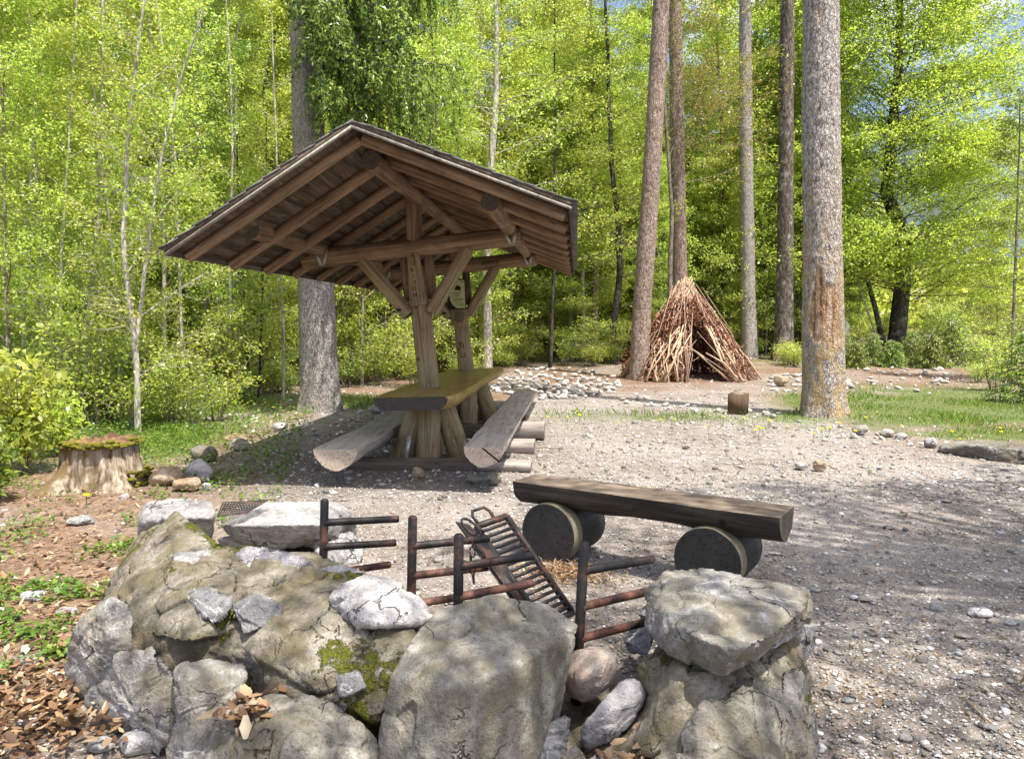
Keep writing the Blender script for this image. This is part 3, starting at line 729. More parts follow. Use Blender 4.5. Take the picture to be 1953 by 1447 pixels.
# ------------------------------------------------------------------ picnic benches (half logs on cross logs)
def half_log(name, lat0, al0, lat1, al1, ztop, w, depth_f, mat, label, seed):
    a = LA(lat0, al0, ztop); b = LA(lat1, al1, ztop)
    L = (b - a).length
    e = empty(name, Vector((a.x, a.y, 0)))
    e.rotation_euler = (0, 0, -math.atan2((b - a).x, (b - a).y))
    me = log_mesh('seat', L, w / 2, w / 2, 36, 40, 0.0, seed, 0.055, ecc=depth_f, ax=1)
    obj('seat', me, mat, e, (0, 0, ztop))
    tag(e, label, 'log bench', 'half log benches of the picnic table')
    return e
lb = half_log('log_bench', -2.24, 6.85, -2.24, 12.3, 0.37, 0.42, 0.95, M['wood_grey'], 'half log bench with round cut end, left of the slab table', 3)
rb = half_log('log_bench', -0.83, 6.72, -0.83, 12.4, 0.43, 0.37, 0.95, M['wood_grey'], 'half log bench with cracked cut end, right of the slab table', 5)
g = Geo()
g.add(np.array([(-0.02, -0.008, -0.004), (0.0, -0.008, -0.004), (0.155, -0.008, -0.125), (0.135, -0.008, -0.13)]), np.array([(0, 3, 2, 1)]))
g.add(np.array([(-0.02, -0.006, -0.004), (0.0, -0.006, -0.004), (0.155, -0.006, -0.125), (0.135, -0.006, -0.13)]), np.array([(0, 1, 2, 3)]))
obj('end_crack', g.mesh('end_crack'), M['carve'], rb, (0, 0, 0.43))
# cross logs resting on the ground
CL = [(7.85, -2.45, -0.80, 0.085, 'weathered cross log under the near ends of both picnic benches'),
      (10.1, -2.5, -0.80, 0.13, 'weathered cross log under the middle of both picnic benches'),
      (12.0, -2.5, -0.80, 0.13, 'dark cross log under the far ends of both picnic benches')]
for i, (al, l0, l1, r_, lab) in enumerate(CL):
    a = LA(l0, al, r_ * 0.45); b = LA(l1, al, r_ * 0.45)
    me = log_mesh('cross_log', (b - a).length, r_, r_, 24, 16, None, 80 + i, 0.03, ax=1)
    o = obj('cross_log', me, M['wood_ground_log'], None, a, (0, 0, -math.pi / 2 - UA))
    tag(o, lab, 'log', 'cross logs under the picnic benches')
def blocklog(al, l0, l1, z0, h, w, lab, seed):
    a = LA(l0, al, z0 + h * 0.55)
    me = log_mesh('support_log', l1 - l0, h * 0.5, h * 0.5, 24, 8, 0.5, seed, 0.10, ecc=1.0, ax=1)
    me.transform(Matrix.Scale(w / h, 4, (1, 0, 0)))
    o = obj('support_log', me, M['wood_support'], None, a, (0, 0, -math.pi / 2 - UA)); tag(o, lab, 'log', 'short logs propping the right bench')
blocklog(9.95, -1.0, -0.42, 0.0, 0.29, 0.30, 'short grey log propping the right bench at its middle', 91)
blocklog(7.85, -1.02, -0.47, -0.02, 0.15, 0.28, 'low grey ground log under the cracked end of the right bench', 94)
blocklog(8.10, -1.02, -0.45, 0.13, 0.19, 0.30, 'short grey log propping the right bench near its cracked end', 92)
blocklog(9.5, -2.6, -2.0, 0.08, 0.15, 0.3, 'short dark log propping the left bench', 93)

# ------------------------------------------------------------------ half-log bench by the fire, shaded faces painted dark
BA = Vector((0.10, 5.10, 0)); BD = Vector((0.836, -0.549, 0)).normalized(); BN = Vector((0.549, 0.836, 0))   # along, and away from the fire
FB = empty('fireside_bench', BA + BD * 0.83, (0, 0, math.atan2(BD.y, BD.x) - math.pi / 2))
tag(FB, 'half log bench, its shaded faces coloured dark, on two round log sections beside the fire pit', 'log bench')
sm_ = log_mesh('seat', 1.72, 0.155, 0.16, 48, 60, 0.0, 21, 0.07, ecc=1.02, ax=1)
sm_.materials.append(M['wood_dark']); sm_.materials.append(M['wood_seat'])
nrm = np.zeros(len(sm_.polygons) * 3, dtype=np.float32); sm_.polygons.foreach_get('normal', nrm); nz_ = nrm.reshape(-1, 3)
ctr = np.zeros(len(sm_.polygons) * 3, dtype=np.float32); sm_.polygons.foreach_get('center', ctr); cz_ = ctr.reshape(-1, 3)
mi = ((nz_[:, 2] > 0.6) & (cz_[:, 2] > -0.05)) | ((nz_[:, 1] > 0.8)); sm_.polygons.foreach_set('material_index', mi.astype(np.int32))  # top and one end get seat wood, the rest the shade-dark wood
so = obj('seat', sm_, None, FB, (0, -0.84, 0.50))
def roundlog(s, off, Lr, r_, seed):
    me = log_mesh('support_round', Lr, r_, r_ * 0.97, 40, 14, None, seed, 0.012, ax=2)
    me.materials.append(M['wood_dark_z']); me.materials.append(M['bark_lichen'])
    n = len(me.polygons); ctr = np.zeros(n * 3, dtype=np.float32); me.polygons.foreach_get('center', ctr); c = ctr.reshape(-1, 3)
    nr = np.zeros(n * 3, dtype=np.float32); me.polygons.foreach_get('normal', nr); nr = nr.reshape(-1, 3)
    me.polygons.foreach_set('material_index', ((c[:, 2] < Lr * 0.24) & (np.abs(nr[:, 2]) < 0.7)).astype(np.int32))
    o = obj('support_round', me, None, FB)
    # local frame of FB: +Y along the bench, +X towards the fire (right-handed)
    o.location = (off, s, r_ * 0.97); o.rotation_euler = (0, -math.pi / 2, 0)
k = NT('sawn_band_wood'); _n = k.noise(k.co('Object'), 9, 6, 0.6)
M['bark_lichen'] = k.principled(k.ramp(_n, [(0.35, (0.09, 0.075, 0.055)), (0.52, (0.20, 0.175, 0.13)), (0.68, (0.21, 0.19, 0.06))]), 0.85, k.bump(_n, 0.5, 0.01))
roundlog(-0.84 + 0.28, 0.17, 0.44, 0.198, 22)
roundlog(-0.84 + 1.33, 0.17, 0.44, 0.198, 23)

# ------------------------------------------------------------------ iron grill posts
def grill_post(px, ptop, rods, label, seed, r=0.0205, h=0.70, z0=-0.02):
    top = PZ(px[0], ptop, h); base = Vector((top.x + px[1], top.y + 0.01, z0))
    e = empty('grill_post', (base.x, base.y, 0)); B0 = e.location.copy()
    tag(e, label, 'grill post', 'iron posts with stub rods around the fire pit')
    path = [base, base.lerp(top, 0.5), top - Vector((0, 0, 0.008)), top]
    v, f3, f4 = tube([tuple(p - B0) for p in path], [r, r, r, r * 0.7], 16, True)
    obj('upright', mesh_np('upright', v, [f3, f4], True), M['iron'], e)
    for (zr, dx, dy, L) in rods:
        t = (zr - z0) / (h - z0); s = base.lerp(top, t); d = Vector((dx, dy, 0.0)).normalized()
        pts = [s, s + d * 0.03, s + d * (L - 0.006), s + d * L]
        v, f3, f4 = tube([tuple(p - B0) for p in pts], [r * 1.12, r * 0.86, r * 0.86, r * 0.6], 14, True)
        obj('stub_rod', mesh_np('stub_rod', v, [f3, f4], True), M['iron_rust' if zr < .5 and seed > 1 or zr < .4 else 'iron'], e)
    return e
grill_post((619, -0.03), 952, [(0.585, .34, .07, .36), (0.465, .34, .07, .35), (0.33, .33, .16, .34)], 'black iron grill post farthest left, rising behind the mossy wall rim', 1)
grill_post((787, -0.02), 984, [(0.565, .33, .12, .36), (0.43, .33, .12, .36), (0.30, .33, .14, .34)], 'black iron grill post second from left, behind the white rock', 2)
grill_post((875, -0.01), 1018, [(0.565, .32, .15, .34), (0.44, .32, .17, .35), (0.27, .32, .2, .34)], 'black iron grill post with the chain, directly behind the big front boulder', 3)
grill_post((1114, -0.03), 1033, [(0.585, .33, .16, .34), (0.44, .31, .18, .36), (0.31, .31, .18, .34)], 'black iron grill post farthest right, in front of the log bench', 4)

# ------------------------------------------------------------------ folding grate
GR = empty('grill_grate', PY(1000, 1090, 3.75)); GB = GR.location.copy()
tag(GR, 'black iron grill grate with a loop handle leaning against the fire posts', 'grill grate')
def bar(g, a, b, w, n=4):
    a = np.array(a, float); b = np.array(b, float)
    v, f3, f4 = tube([a, b], w * 0.7, n, True); g.add2(v, f3, f4)
TL = PY(908, 1004, 3.62); TR_ = PY(966, 984, 3.74); BR = PY(1092, 1168, 3.55); BL = PY(1040, 1195, 3.35)
TL2 = PY(870, 994, 3.50); BL2 = PY(985, 1155, 3.25)
g = Geo()
for a, b in ((TL, TR_), (TR_, BR), (BR, BL), (TL, BL)): bar(g, a - GB, b - GB, 0.024, 6)
obj('frame', g.mesh('frame'), M['iron'], GR)
for i in range(1, 17):
    t = i / 17; g = Geo(); bar(g, TL.lerp(BL, t) - GB, TR_.lerp(BR, t) - GB, 0.0125, 6); obj('grate_bar', g.mesh('grate_bar'), M['iron'], GR)
g = Geo(); ax_ = (TR_ - TL).normalized(); upv = ((TL - BL).normalized())
h0 = TL.lerp(TR_, 0.12); h1 = TL.lerp(TR_, 0.62)
pts = [h0, h0 + upv * 0.055 - ax_ * 0.005, h0 + upv * 0.085 + ax_ * 0.012, h1 + upv * 0.085 - ax_ * 0.012, h1 + upv * 0.055 + ax_ * 0.005, h1]
v, f3, f4 = tube([tuple(p - GB) for p in pts], 0.0085, 8, True); g.add2(v, f3, f4)
obj('handle', g.mesh('handle', True), M['iron'], GR)
# solid side plate with ribs
nn = (TL - TL2).cross(BL2 - TL2).normalized() * 0.006
TLm = TL.lerp(BL, 0.03); BLm = TL.lerp(BL, 0.72)
mid = TLm.lerp(BLm, 0.45) + Vector((0.03, -0.03, 0.0)); low = TLm.lerp(BLm, 0.8) + Vector((0.0, -0.03, 0))
quad = [TL2, TL2.lerp(TL, 0.55) + Vector((0.01, 0, 0.0)), TL2.lerp(TL, 0.9).lerp(BLm, 0.25), mid, low, BL2.lerp(BLm, 0.4), BL2, TL2.lerp(BL2, 0.5)]
bm = bmesh.new(); A_ = [bm.verts.new(p - GB) for p in quad]; f = bm.faces.new(A_); bmesh.ops.triangulate(bm, faces=[f])
ex = bmesh.ops.extrude_face_region(bm, geom=bm.faces[:]); bmesh.ops.translate(bm, verts=[v for v in ex['geom'] if isinstance(v, bmesh.types.BMVert)], vec=nn); bmesh.ops.recalc_face_normals(bm, faces=bm.faces)
pm = bpy.data.meshes.new('side_plate'); bm.to_mesh(pm); bm.free(); obj('side_plate', pm, M['iron'], GR)
for j in range(5):
    g = Geo(); t = 0.1 + j * 0.2
    bar(g, TL2.lerp(BL2, 0.42).lerp(low, t * 0.6) - GB - nn * 1.5, BL2.lerp(BLm, t * 0.6) - GB - nn * 1.5, 0.008, 6); obj('rib', g.mesh('rib'), M['iron'], GR)
# chain with shackle
CHN = empty('chain', PY(895, 1040, 3.2)); CB = CHN.location.copy(); tag(CHN, 'short rusty chain with a shackle hooked on the grate beside the third post', 'chain')
def link(c, axis, other, L, w, r):
    pts = []
    for i in range(17):
        a = i / 16 * 2 * math.pi
        pts.append(tuple(c - CB + axis * math.cos(a) * L + other * math.sin(a) * w))
    v, f3, f4 = tube(pts, r, 6, False); g = Geo(); g.add2(v, f3, f4); obj('chain_link', g.mesh('chain_link', True), M['iron'], CHN)
link(PY(898, 1005, 3.42), Vector((0.75, 0, -0.66)), Vector((0.3, 0.3, 0.5)).normalized(), 0.055, 0.022, 0.006)
link(PY(912, 1022, 3.40), Vector((-0.5, 0, -0.86)), Vector((0.7, 0.4, -0.3)).normalized(), 0.034, 0.016, 0.005)
cpx = [(902, 1036), (901, 1052), (898, 1068), (901, 1086), (903, 1103)]
for i, (x, y) in enumerate(cpx):
    link(PY(x, y, 3.36), Vector((0.1, 0, -1)), Vector((1, 0.2, 0)) if i % 2 else Vector((0.2, 1, 0)), 0.024, 0.011, 0.0035)

# ------------------------------------------------------------------ rocks
_ico = {}
def ico(n):
    if n not in _ico:
        bm = bmesh.new(); bmesh.ops.create_icosphere(bm, subdivisions=n, radius=1.0)
        v = np.array([tuple(x.co) for x in bm.verts]); f = np.array([[x.index for x in q.verts] for q in bm.faces]); bm.free()
        _ico[n] = (v / np.linalg.norm(v, axis=1)[:, None], f)
    return _ico[n]
def hull_rock(name, pts, sub=6, seed=0, rnd=26.0, amp=0.02, chips=6, layers=0.0, crack=0.0, ns=6.0):
    """a rock filling the hull of these points: the hull's planes softened, chipped, layered and roughened"""
    P = [Vector(p) for p in pts]
    bm = bmesh.new()
    for p in P: bm.verts.new(p)
    bmesh.ops.convex_hull(bm, input=bm.verts[:]); 
    used = [v.co.copy() for v in bm.verts if v.link_faces]
    c = sum(used, Vector()) / len(used)
    pl = []
    for f in bm.faces:
        f.normal_update(); n = f.normal.copy()
        if n.length < 0.5: continue
        d = n.dot(f.verts[0].co - c)
        if d < 0: n = -n; d = -d
        pl.append((n, max(d, 0.01)))
    bm.free()
    rr = random.Random(seed * 13 + 5); size = max((p - c).length for p in used)
    for _ in range(chips):                      # knock corners off
        n = Vector((rr.gauss(0, 1), rr.gauss(0, 1), rr.gauss(0, 1))).normalized()
        dm = max(n.dot(p - c) for p in used)
        pl.append((n, dm * rr.uniform(0.84, 0.95)))
    N_ = np.array([tuple(n) for n, d in pl]); D = np.array([d for n, d in pl])
    dirs, F = ico(sub)
    q = (dirs @ N_.T) / D[None]                 # 1 / distance to each plane
    q = np.clip(q, 1e-4, None); mx_ = q.max(1)
    r = 1.0 / (mx_ * (np.power(q / mx_[:, None], rnd).sum(1)) ** (1 / rnd))
    V = dirs * r[:, None]
    W_ = V + np.array(tuple(c))
    nrm = dirs * 0.4 + N_[q.argmax(1)] * 0.6
    e, f1, cv = worley(W_ + 0.04 * np.stack([fbm(W_, 5, seed + a_, 2) for a_ in (1, 2, 3)], 1), 1.0 / max(0.12, size * 0.42), seed)
    e2_, f2_, cv2_ = worley(W_ + 0.02 * np.stack([fbm(W_, 9, seed + a_, 2) for a_ in (4, 5, 6)], 1), 1.0 / max(0.06, size * 0.2), seed + 5)
    d = fbm(W_, ns / 2.2, seed + 9, 5, 0.6) * amp * 1.5 + (cv - 0.5) * amp * 1.6 + (cv2_ - 0.5) * amp * 0.7 + fbm(W_, ns * 6, seed + 19, 4, 0.65) * amp * 0.32
    if layers: 
        s = (W_[:, 2] + 0.12 * W_[:, 0] + 0.03 * fbm(W_, 4, seed, 3)) * (1 / layers); fr = s - np.floor(s)
        d -= amp * 0.9 * np.exp(-((fr - 0.5) / 0.09) ** 2) * (0.5 + vnoise(W_, 5, seed + 4))
    if crack: d -= crack * np.exp(-(e / 0.035) ** 2) * (vnoise(W_, 4, seed + 8) > 0.0)
    V = V + nrm * d[:, None]
    me = mesh_np(name, V, F, True)
    return me, c
ROCKS = []
def rock(name, pts, mat, label=None, cat=None, group=None, parent=None, **kw):
    pts = [p if isinstance(p, Vector) else PZ(*p) for p in pts]
    me, c = hull_rock(name, pts, **kw)
    o = obj(name, me, M[mat], parent, c - (parent.location if parent is not None else Vector()))
    if label: tag(o, label, cat or 'rock', group)
    return o
FW = empty('stone_fireplace', (-0.4, 3.0, 0))
tag(FW, 'curved fire pit wall of grey boulders set in brown moss-stained mortar', 'fire pit wall')
# mortar body: lofted cross sections (outer foot .. rim .. inner foot)
ST = [
 [(250, 1085, 0.0), (240, 1058, .13), (258, 1022, .26), (292, 1002, .33), (330, 1000, .35), (350, 1030, 0.12), (352, 1045, .0)],
 [(178, 1250, 0.0), (175, 1170, .2), (215, 1100, .35), (262, 1045, .44), (335, 984, .52), (375, 1040, 0.3), (385, 1080, .0)],
 [(180, 1330, 0.0), (190, 1245, .2), (228, 1140, .38), (310, 1065, .46), (395, 1030, .47), (450, 1080, .25), (455, 1130, .0)],
 [(300, 1390, 0.0), (310, 1300, .17), (345, 1195, .37), (420, 1095, .46), (500, 1040, .47), (560, 1100, .2), (570, 1150, .0)],
 [(450, 1430, 0.0), (455, 1325, .18), (480, 1238, .36), (560, 1140, .45), (640, 1068, .48), (690, 1130, .2), (700, 1170, .0)],
 [(620, 1490, 0.0), (620, 1390, .2), (630, 1300, .35), (680, 1190, .44), (745, 1120, .46), (780, 1180, .2), (800, 1210, .0)],
 [(735, 1470, 0.0), (740, 1410, .12), (755, 1360, .22), (800, 1310, .29), (850, 1240, .33), (860, 1210, .2), (860, 1230, .0)],
 [(960, 1420, 0.0), (960, 1390, .05), (970, 1360, .08), (985, 1330, .10), (1000, 1290, .12), (1005, 1250, .15), (1005, 1260, .0)],
 [(1160, 1600, 0.0), (1160, 1540, .03), (1160, 1470, .06), (1165, 1400, .09), (1170, 1330, .09), (1170, 1290, .08), (1170, 1290, .0)],
 [(1335, 1600, 0.0), (1325, 1440, .18), (1300, 1350, .28), (1285, 1300, .36), (1270, 1240, .36), (1250, 1230, .2), (1250, 1240, .0)],
 [(1470, 1530, 0.0), (1455, 1380, .2), (1430, 1280, .33), (1390, 1230, .38), (1330, 1180, .38), (1290, 1180, .2), (1290, 1190, .0)],
 [(1560, 1440, 0.0), (1550, 1320, .2), (1515, 1220, .35), (1460, 1170, .40), (1400, 1140, .40), (1350, 1140, .2), (1350, 1150, .0)],
 [(1540, 1270, 0.0), (1535, 1210, .2), (1510, 1150, .36), (1470, 1125, .40), (1430, 1110, .38), (1400, 1110, .2), (1400, 1120, .0)],
]
CT = np.array([[tuple(PZ(*p)) for p in s] for s in ST])
def catmull(A, n):
    m = len(A); t = np.linspace(0, m - 1.0001, n); i = t.astype(int); f = (t - i)
    g_ = lambda k_: A[np.clip(k_, 0, m - 1)]
    p0, p1, p2, p3 = g_(i - 1), g_(i), g_(i + 1), g_(i + 2)
    f = f.reshape((-1,) + (1,) * (A.ndim - 1))
    return 0.5 * (2 * p1 + (p2 - p0) * f + (2 * p0 - 5 * p1 + 4 * p2 - p3) * f ** 2 + (3 * p1 - p0 - 3 * p2 + p3) * f ** 3)
g1 = catmull(CT, 420); g2 = catmull(np.swapaxes(g1, 0, 1), 170); S = np.swapaxes(g2, 0, 1).copy()
du = np.gradient(S, axis=0); dv = np.gradient(S, axis=1); NN = np.cross(du, dv); NN /= np.linalg.norm(NN, axis=2)[:, :, None] + 1e-9
flat = S.reshape(-1, 3)
e_, f1_, cv_ = worley(flat + 0.06 * np.stack([fbm(flat, 4, a_, 3) for a_ in (1, 2, 3)], 1), 3.2, 3)
dd = -0.022 + fbm(flat, 2.6, 4, 5, 0.6) * 0.05 + (cv_ - 0.5) * 0.035 * smooth(0.0, 0.25, e_) + fbm(flat, 16, 14, 4, 0.6) * 0.012 - 0.03 * np.exp(-(e_ / 0.03) ** 2) * (vnoise(flat, 2.5, 6) > -0.1)
if NN[200, 80, 2] < 0: NN = -NN; flip_ = True
else: flip_ = False
S = S + NN * dd.reshape(S.shape[0], S.shape[1], 1)
a_, b_ = S.shape[:2]
ii = (np.arange(a_ - 1)[:, None] * b_ + np.arange(b_ - 1)[None]).ravel()
F = np.stack([ii, ii + b_, ii + b_ + 1, ii + 1], 1)
F = F if not flip_ else F[:, ::-1]
Vm = S.reshape(-1, 3); caps = []
cv2 = [Vm]; c = len(Vm)
for e in (0, a_ - 1):
    ring = S[e]; cv2.append(ring.mean(0)[None]); idx = e * b_ + np.arange(b_ - 1)
    caps.append(np.stack([idx, idx + 1, np.full(b_ - 1, c)], 1)); c += 1
obj('mortar', mesh_np('mortar', np.vstack(cv2) - np.array([-0.4, 3.0, 0]), [np.vstack(caps), F], True), M['mortar'], FW)
W = lambda pts, mat, lab=None, **kw: rock('boulder', pts, mat, None, None, None, FW, **kw)
# main front boulder
big_ = W([(935, 1130, .54), (832, 1165, .50), (1045, 1152, .51), (1106, 1190, .46), (1098, 1226, .41), (870, 1314, .425), (1000, 1264, .435), (775, 1235, .45), (745, 1290, .385),
   (722, 1400, .20), (730, 1570, 0), (865, 1610, .0), (985, 1570, 0), (1066, 1370, .12), (1075, 1290, .26), (1010, 1230, 0.05), (830, 1230, .05)], 'boulder_olive', seed=1, sub=7, amp=0.010, chips=0, rnd=140, crack=0.008)
big_['label'] = 'large olive-stained boulder with a flat top, in the middle of the front'
# white rock on the rim
wr_ = W([(630, 1140, .49), (655, 1112, .54), (700, 1096, .56), (752, 1102, .56), (800, 1132, .54), (828, 1160, .49), (815, 1190, .45), (775, 1195, .44), (705, 1188, .50), (645, 1172, .44), (670, 1200, .38), (800, 1205, .38), (740, 1150, .36)], 'limestone_pale', seed=2, amp=0.016, rnd=90, chips=10)
W([(462, 1236, .37), (500, 1190, .43), (560, 1118, .475), (690, 1092, .485), (790, 1190, .45), (815, 1240, .42), (748, 1300, .36), (720, 1378, .27), (600, 1318, .30), (485, 1262, .33), (600, 1220, .40), (690, 1170, .47), (560, 1300, .05), (720, 1400, .05), (480, 1250, .1)], 'mortar', seed=31, sub=7, amp=0.016, rnd=60, crack=0.012)
W([(255, 1120, .40), (300, 1062, .48), (385, 1038, .49), (440, 1045, .48), (452, 1130, .46), (440, 1200, .40), (350, 1225, .36), (262, 1200, .34), (330, 1120, .47), (280, 1240, .1), (430, 1230, .1)], 'mortar', seed=32, sub=7, amp=0.02, rnd=50, crack=0.012)
W([(272, 1060, .40), (298, 1005, .47), (335, 972, .56), (352, 1000, .53), (425, 1042, .49), (345, 1070, .46), (285, 1110, .36), (330, 1060, .2), (300, 1080, .2)], 'mortar', seed=33, sub=6, amp=0.012, rnd=60)
wr_['label'] = 'pale whitish rock on the rim of the wall'
W([(335, 1268, .31), (440, 1252, .31), (482, 1292, .27), (325, 1440, .10), (340, 1560, 0), (440, 1540, 0), (470, 1400, .1), (372, 1290, .33), (350, 1275, .33)], 'limestone_lich', seed=3, amp=0.02, rnd=40, layers=0.09)
W([(405, 1372, .22), (508, 1312, .30), (600, 1325, .30), (690, 1368, .25), (725, 1400, .18), (730, 1640, 0), (380, 1640, 0), (380, 1450, .12), (560, 1400, .31), (450, 1410, .24)], 'boulder_olive', seed=4, sub=7, amp=0.02, crack=0.01)
W([(132, 1205, .30), (152, 1172, .37), (208, 1134, .43), (256, 1158, .43), (262, 1240, .33), (212, 1300, .15), (138, 1335, .0), (210, 1370, 0), (126, 1270, .13)], 'limestone_lich', seed=5, amp=0.022, rnd=18)
W([(200, 1235, .30), (300, 1232, .35), (350, 1290, .28), (345, 1390, .06), (225, 1400, 0), (310, 1450, 0), (165, 1330, .07), (160, 1345, 0)], 'limestone_lich', seed=6, amp=0.022, layers=0.11)
W([(345, 1125, .46), (400, 1118, .49), (448, 1134, .48), (446, 1165, .46), (405, 1192, .41), (358, 1152, .42), (400, 1150, .35)], 'limestone_dark', seed=7, amp=0.012, rnd=70)
W([(448, 1155, .46), (490, 1132, .49), (540, 1150, .48), (532, 1185, .43), (465, 1216, .38), (455, 1192, .40), (500, 1170, .34)], 'limestone_dark', seed=8, amp=0.011, rnd=70)
W([(440, 1055, .46), (470, 1038, .51), (540, 1046, .52), (600, 1070, .50), (606, 1086, .45), (540, 1092, .44), (462, 1080, .44), (520, 1070, .38)], 'lilac_stone', seed=9, amp=0.012, rnd=50)
W([(598, 1082, .48), (650, 1075, .50), (692, 1090, .49), (690, 1104, .45), (610, 1102, .45), (640, 1090, .40)], 'lilac_stone', seed=10, amp=0.010, rnd=50)
W([(265, 1060, .42), (290, 1045, .46), (300, 1085, .42), (270, 1100, .38), (285, 1080, .33)], 'limestone_lich', seed=11, amp=0.012)
W([(330, 1060, .49), (400, 1042, .50), (405, 1070, .46), (340, 1090, .46), (370, 1070, .38)], 'limestone', seed=12, amp=0.012, rnd=50)
W([(640, 1290, .38), (680, 1278, .40), (700, 1310, .35), (650, 1330, .33), (670, 1300, .28)], 'limestone_dark', seed=13, amp=0.010)
# right hand cap slab and the stones beneath it
cs_ = W([(1232, 1128, .50), (1245, 1118, .52), (1268, 1082, .53), (1350, 1086, .54), (1440, 1104, .55), (1550, 1122, .53), (1548, 1150, .53), (1482, 1212, .52), (1290, 1198, .53), (1400, 1240, .52), (1236, 1210, .40), (1290, 1265, .39), (1380, 1294, .38), (1442, 1266, .38), (1512, 1218, .38), (1550, 1186, .40), (1300, 1110, .36), (1450, 1120, .36)], 'limestone_lich', seed=14, sub=7, amp=0.017, rnd=90, chips=2, layers=0.08, crack=0.010)
cs_['label'] = 'broad flat grey capstone on the right end of the wall'
W([(1508, 1196, .37), (1558, 1192, .36), (1562, 1236, .22), (1520, 1272, .19), (1500, 1240, .25), (1530, 1190, .25)], 'limestone', seed=15, amp=0.012)
W([(1492, 1262, .33), (1540, 1262, .30), (1560, 1340, .12), (1566, 1425, .0), (1500, 1560, 0), (1478, 1400, .15), (1500, 1300, .1)], 'limestone_lich', seed=16, amp=0.018, layers=0.14)
W([(1290, 1400, .22), (1345, 1330, .32), (1440, 1300, .36), (1510, 1330, .30), (1530, 1450, .06), (1500, 1700, 0), (1290, 1700, 0), (1400, 1300, .1)], 'boulder_olive', seed=17, sub=7, amp=0.028, crack=0.012)
W([(1210, 1262, .32), (1250, 1245, .36), (1300, 1285, .35), (1340, 1330, .30), (1260, 1350, .22), (1225, 1310, .24)], 'mortar', seed=18, amp=0.03)
W([(1185, 1215, .22), (1215, 1188, .26), (1250, 1215, .26), (1235, 1250, .20), (1200, 1245, .16), (1215, 1230, 0.05)], 'lilac_stone', seed=19, amp=0.012)
W([(985, 1405, .16), (1085, 1362, .22), (1082, 1390, .16), (1000, 1480, .03), (960, 1500, .05), (1060, 1500, 0), (1050, 1420, .02)], 'limestone', seed=20, amp=0.014, layers=0.05)
W([(1215, 1170, .20), (1240, 1150, .22), (1260, 1180, .2), (1230, 1200, .12), (1240, 1180, .02)], 'limestone', seed=21, amp=0.012)
# back blocks
rock('stone_block', [(280, 955, .36), (410, 952, .36), (416, 985, .35), (268, 988, .35), (264, 1020, .15), (285, 1060, .02), (400, 1055, .02), (412, 1010, .2), (400, 1000, .0), (300, 1000, .0)], 'limestone', 'squarish grey stone block at the back left corner of the fire pit', 'stone', None, seed=22, amp=0.016, layers=0.1)
rock('stone_slab', [(475, 956, .31), (640, 958, .31), (668, 978, .29), (600, 1000, .30), (408, 1003, .27), (412, 1018, .20), (490, 1052, .05), (660, 1046, .05), (688, 1010, .08), (560, 1000, 0)], 'limestone', 'broad grey layered stone slab at the back of the fire pit', 'stone', None, seed=23, amp=0.02, layers=0.08)
rock('stone_chunk', [(600, 1018, .18), (680, 1010, .18), (697, 1040, .1), (690, 1075, .0), (610, 1080, .0), (600, 1050, .1)], 'limestone', 'small grey stone chunk under the right end of the back slab', 'stone', None, seed=24, amp=0.014)
rock('stone_chunk', [(415, 1025, .16), (500, 1020, .16), (515, 1050, .06), (420, 1065, .0), (500, 1070, 0), (460, 1030, .0)], 'lilac_stone', 'small reddish grey stone chunk under the left end of the back slab', 'stone', None, seed=25, amp=0.012)
# loose stones in the gap at the front right
rock('round_cobble', [(1068, 1290, .22), (1085, 1240, .30), (1130, 1222, .33), (1175, 1238, .31), (1186, 1275, .24), (1165, 1320, .17), (1115, 1346, .13), (1080, 1330, .14), (1130, 1270, .34), (1140, 1260, .12), (1100, 1300, .30)], 'pink_stone', 'round pinkish cobble wedged right of the big front boulder', 'stone', None, seed=26, amp=0.007, rnd=9, chips=0)
rock('stone_slab', [(1100, 1400, .14), (1115, 1370, .2), (1190, 1290, .28), (1225, 1295, .27), (1235, 1330, .22), (1190, 1400, .10), (1120, 1430, .06), (1130, 1400, .0), (1200, 1340, .05)], 'lilac_stone', 'lilac grey oblong stone leaning below the pinkish cobble', 'stone', None, seed=27, amp=0.010, rnd=16)
rock('small_stone', [(1200, 1385, .14), (1235, 1366, .17), (1282, 1370, .16), (1284, 1410, .08), (1250, 1450, .03), (1205, 1430, .05), (1240, 1400, .0)], 'brown_stone', 'small rusty brown stone at the bottom of the fireplace gap', 'stone', None, seed=28, amp=0.010, rnd=12)
rock('small_stone', [(1125, 1440, .1), (1190, 1425, .12), (1240, 1440, .1), (1200, 1500, 0), (1130, 1500, 0)], 'limestone', 'grey stone at the bottom edge below the lilac stone', 'stone', None, seed=29, amp=0.010, rnd=12)
rock('small_stone', [(1085, 1470, .06), (1060, 1440, .1), (1100, 1420, .12), (1120, 1450, .06), (1100, 1480, 0)], 'limestone_lich', 'small dark stone left of the lilac stone', 'stone', None, seed=30, amp=0.01, rnd=12)
# wire basket behind the back slab
WB = empty('wire_grate', PZ(465, 970, 0.33)); wb = WB.location.copy(); tag(WB, 'small black wire grate lying on the back stones of the fire pit', 'wire grate')
g = Geo()
c00, c10, c11, c01 = [PZ(*p) for p in ((414, 985, .345), (470, 978, .345), (512, 953, .38), (425, 958, .37))]
for i in range(15):
    t = i / 14
    bar(g, c00.lerp(c10, t) - wb, c01.lerp(c11, t) - wb, 0.005, 5)
for i in range(8):
    t = i / 7
    bar(g, c00.lerp(c01, t) - wb, c10.lerp(c11, t) - wb, 0.005, 5)
obj('wires', g.mesh('wires'), M['iron'], WB)

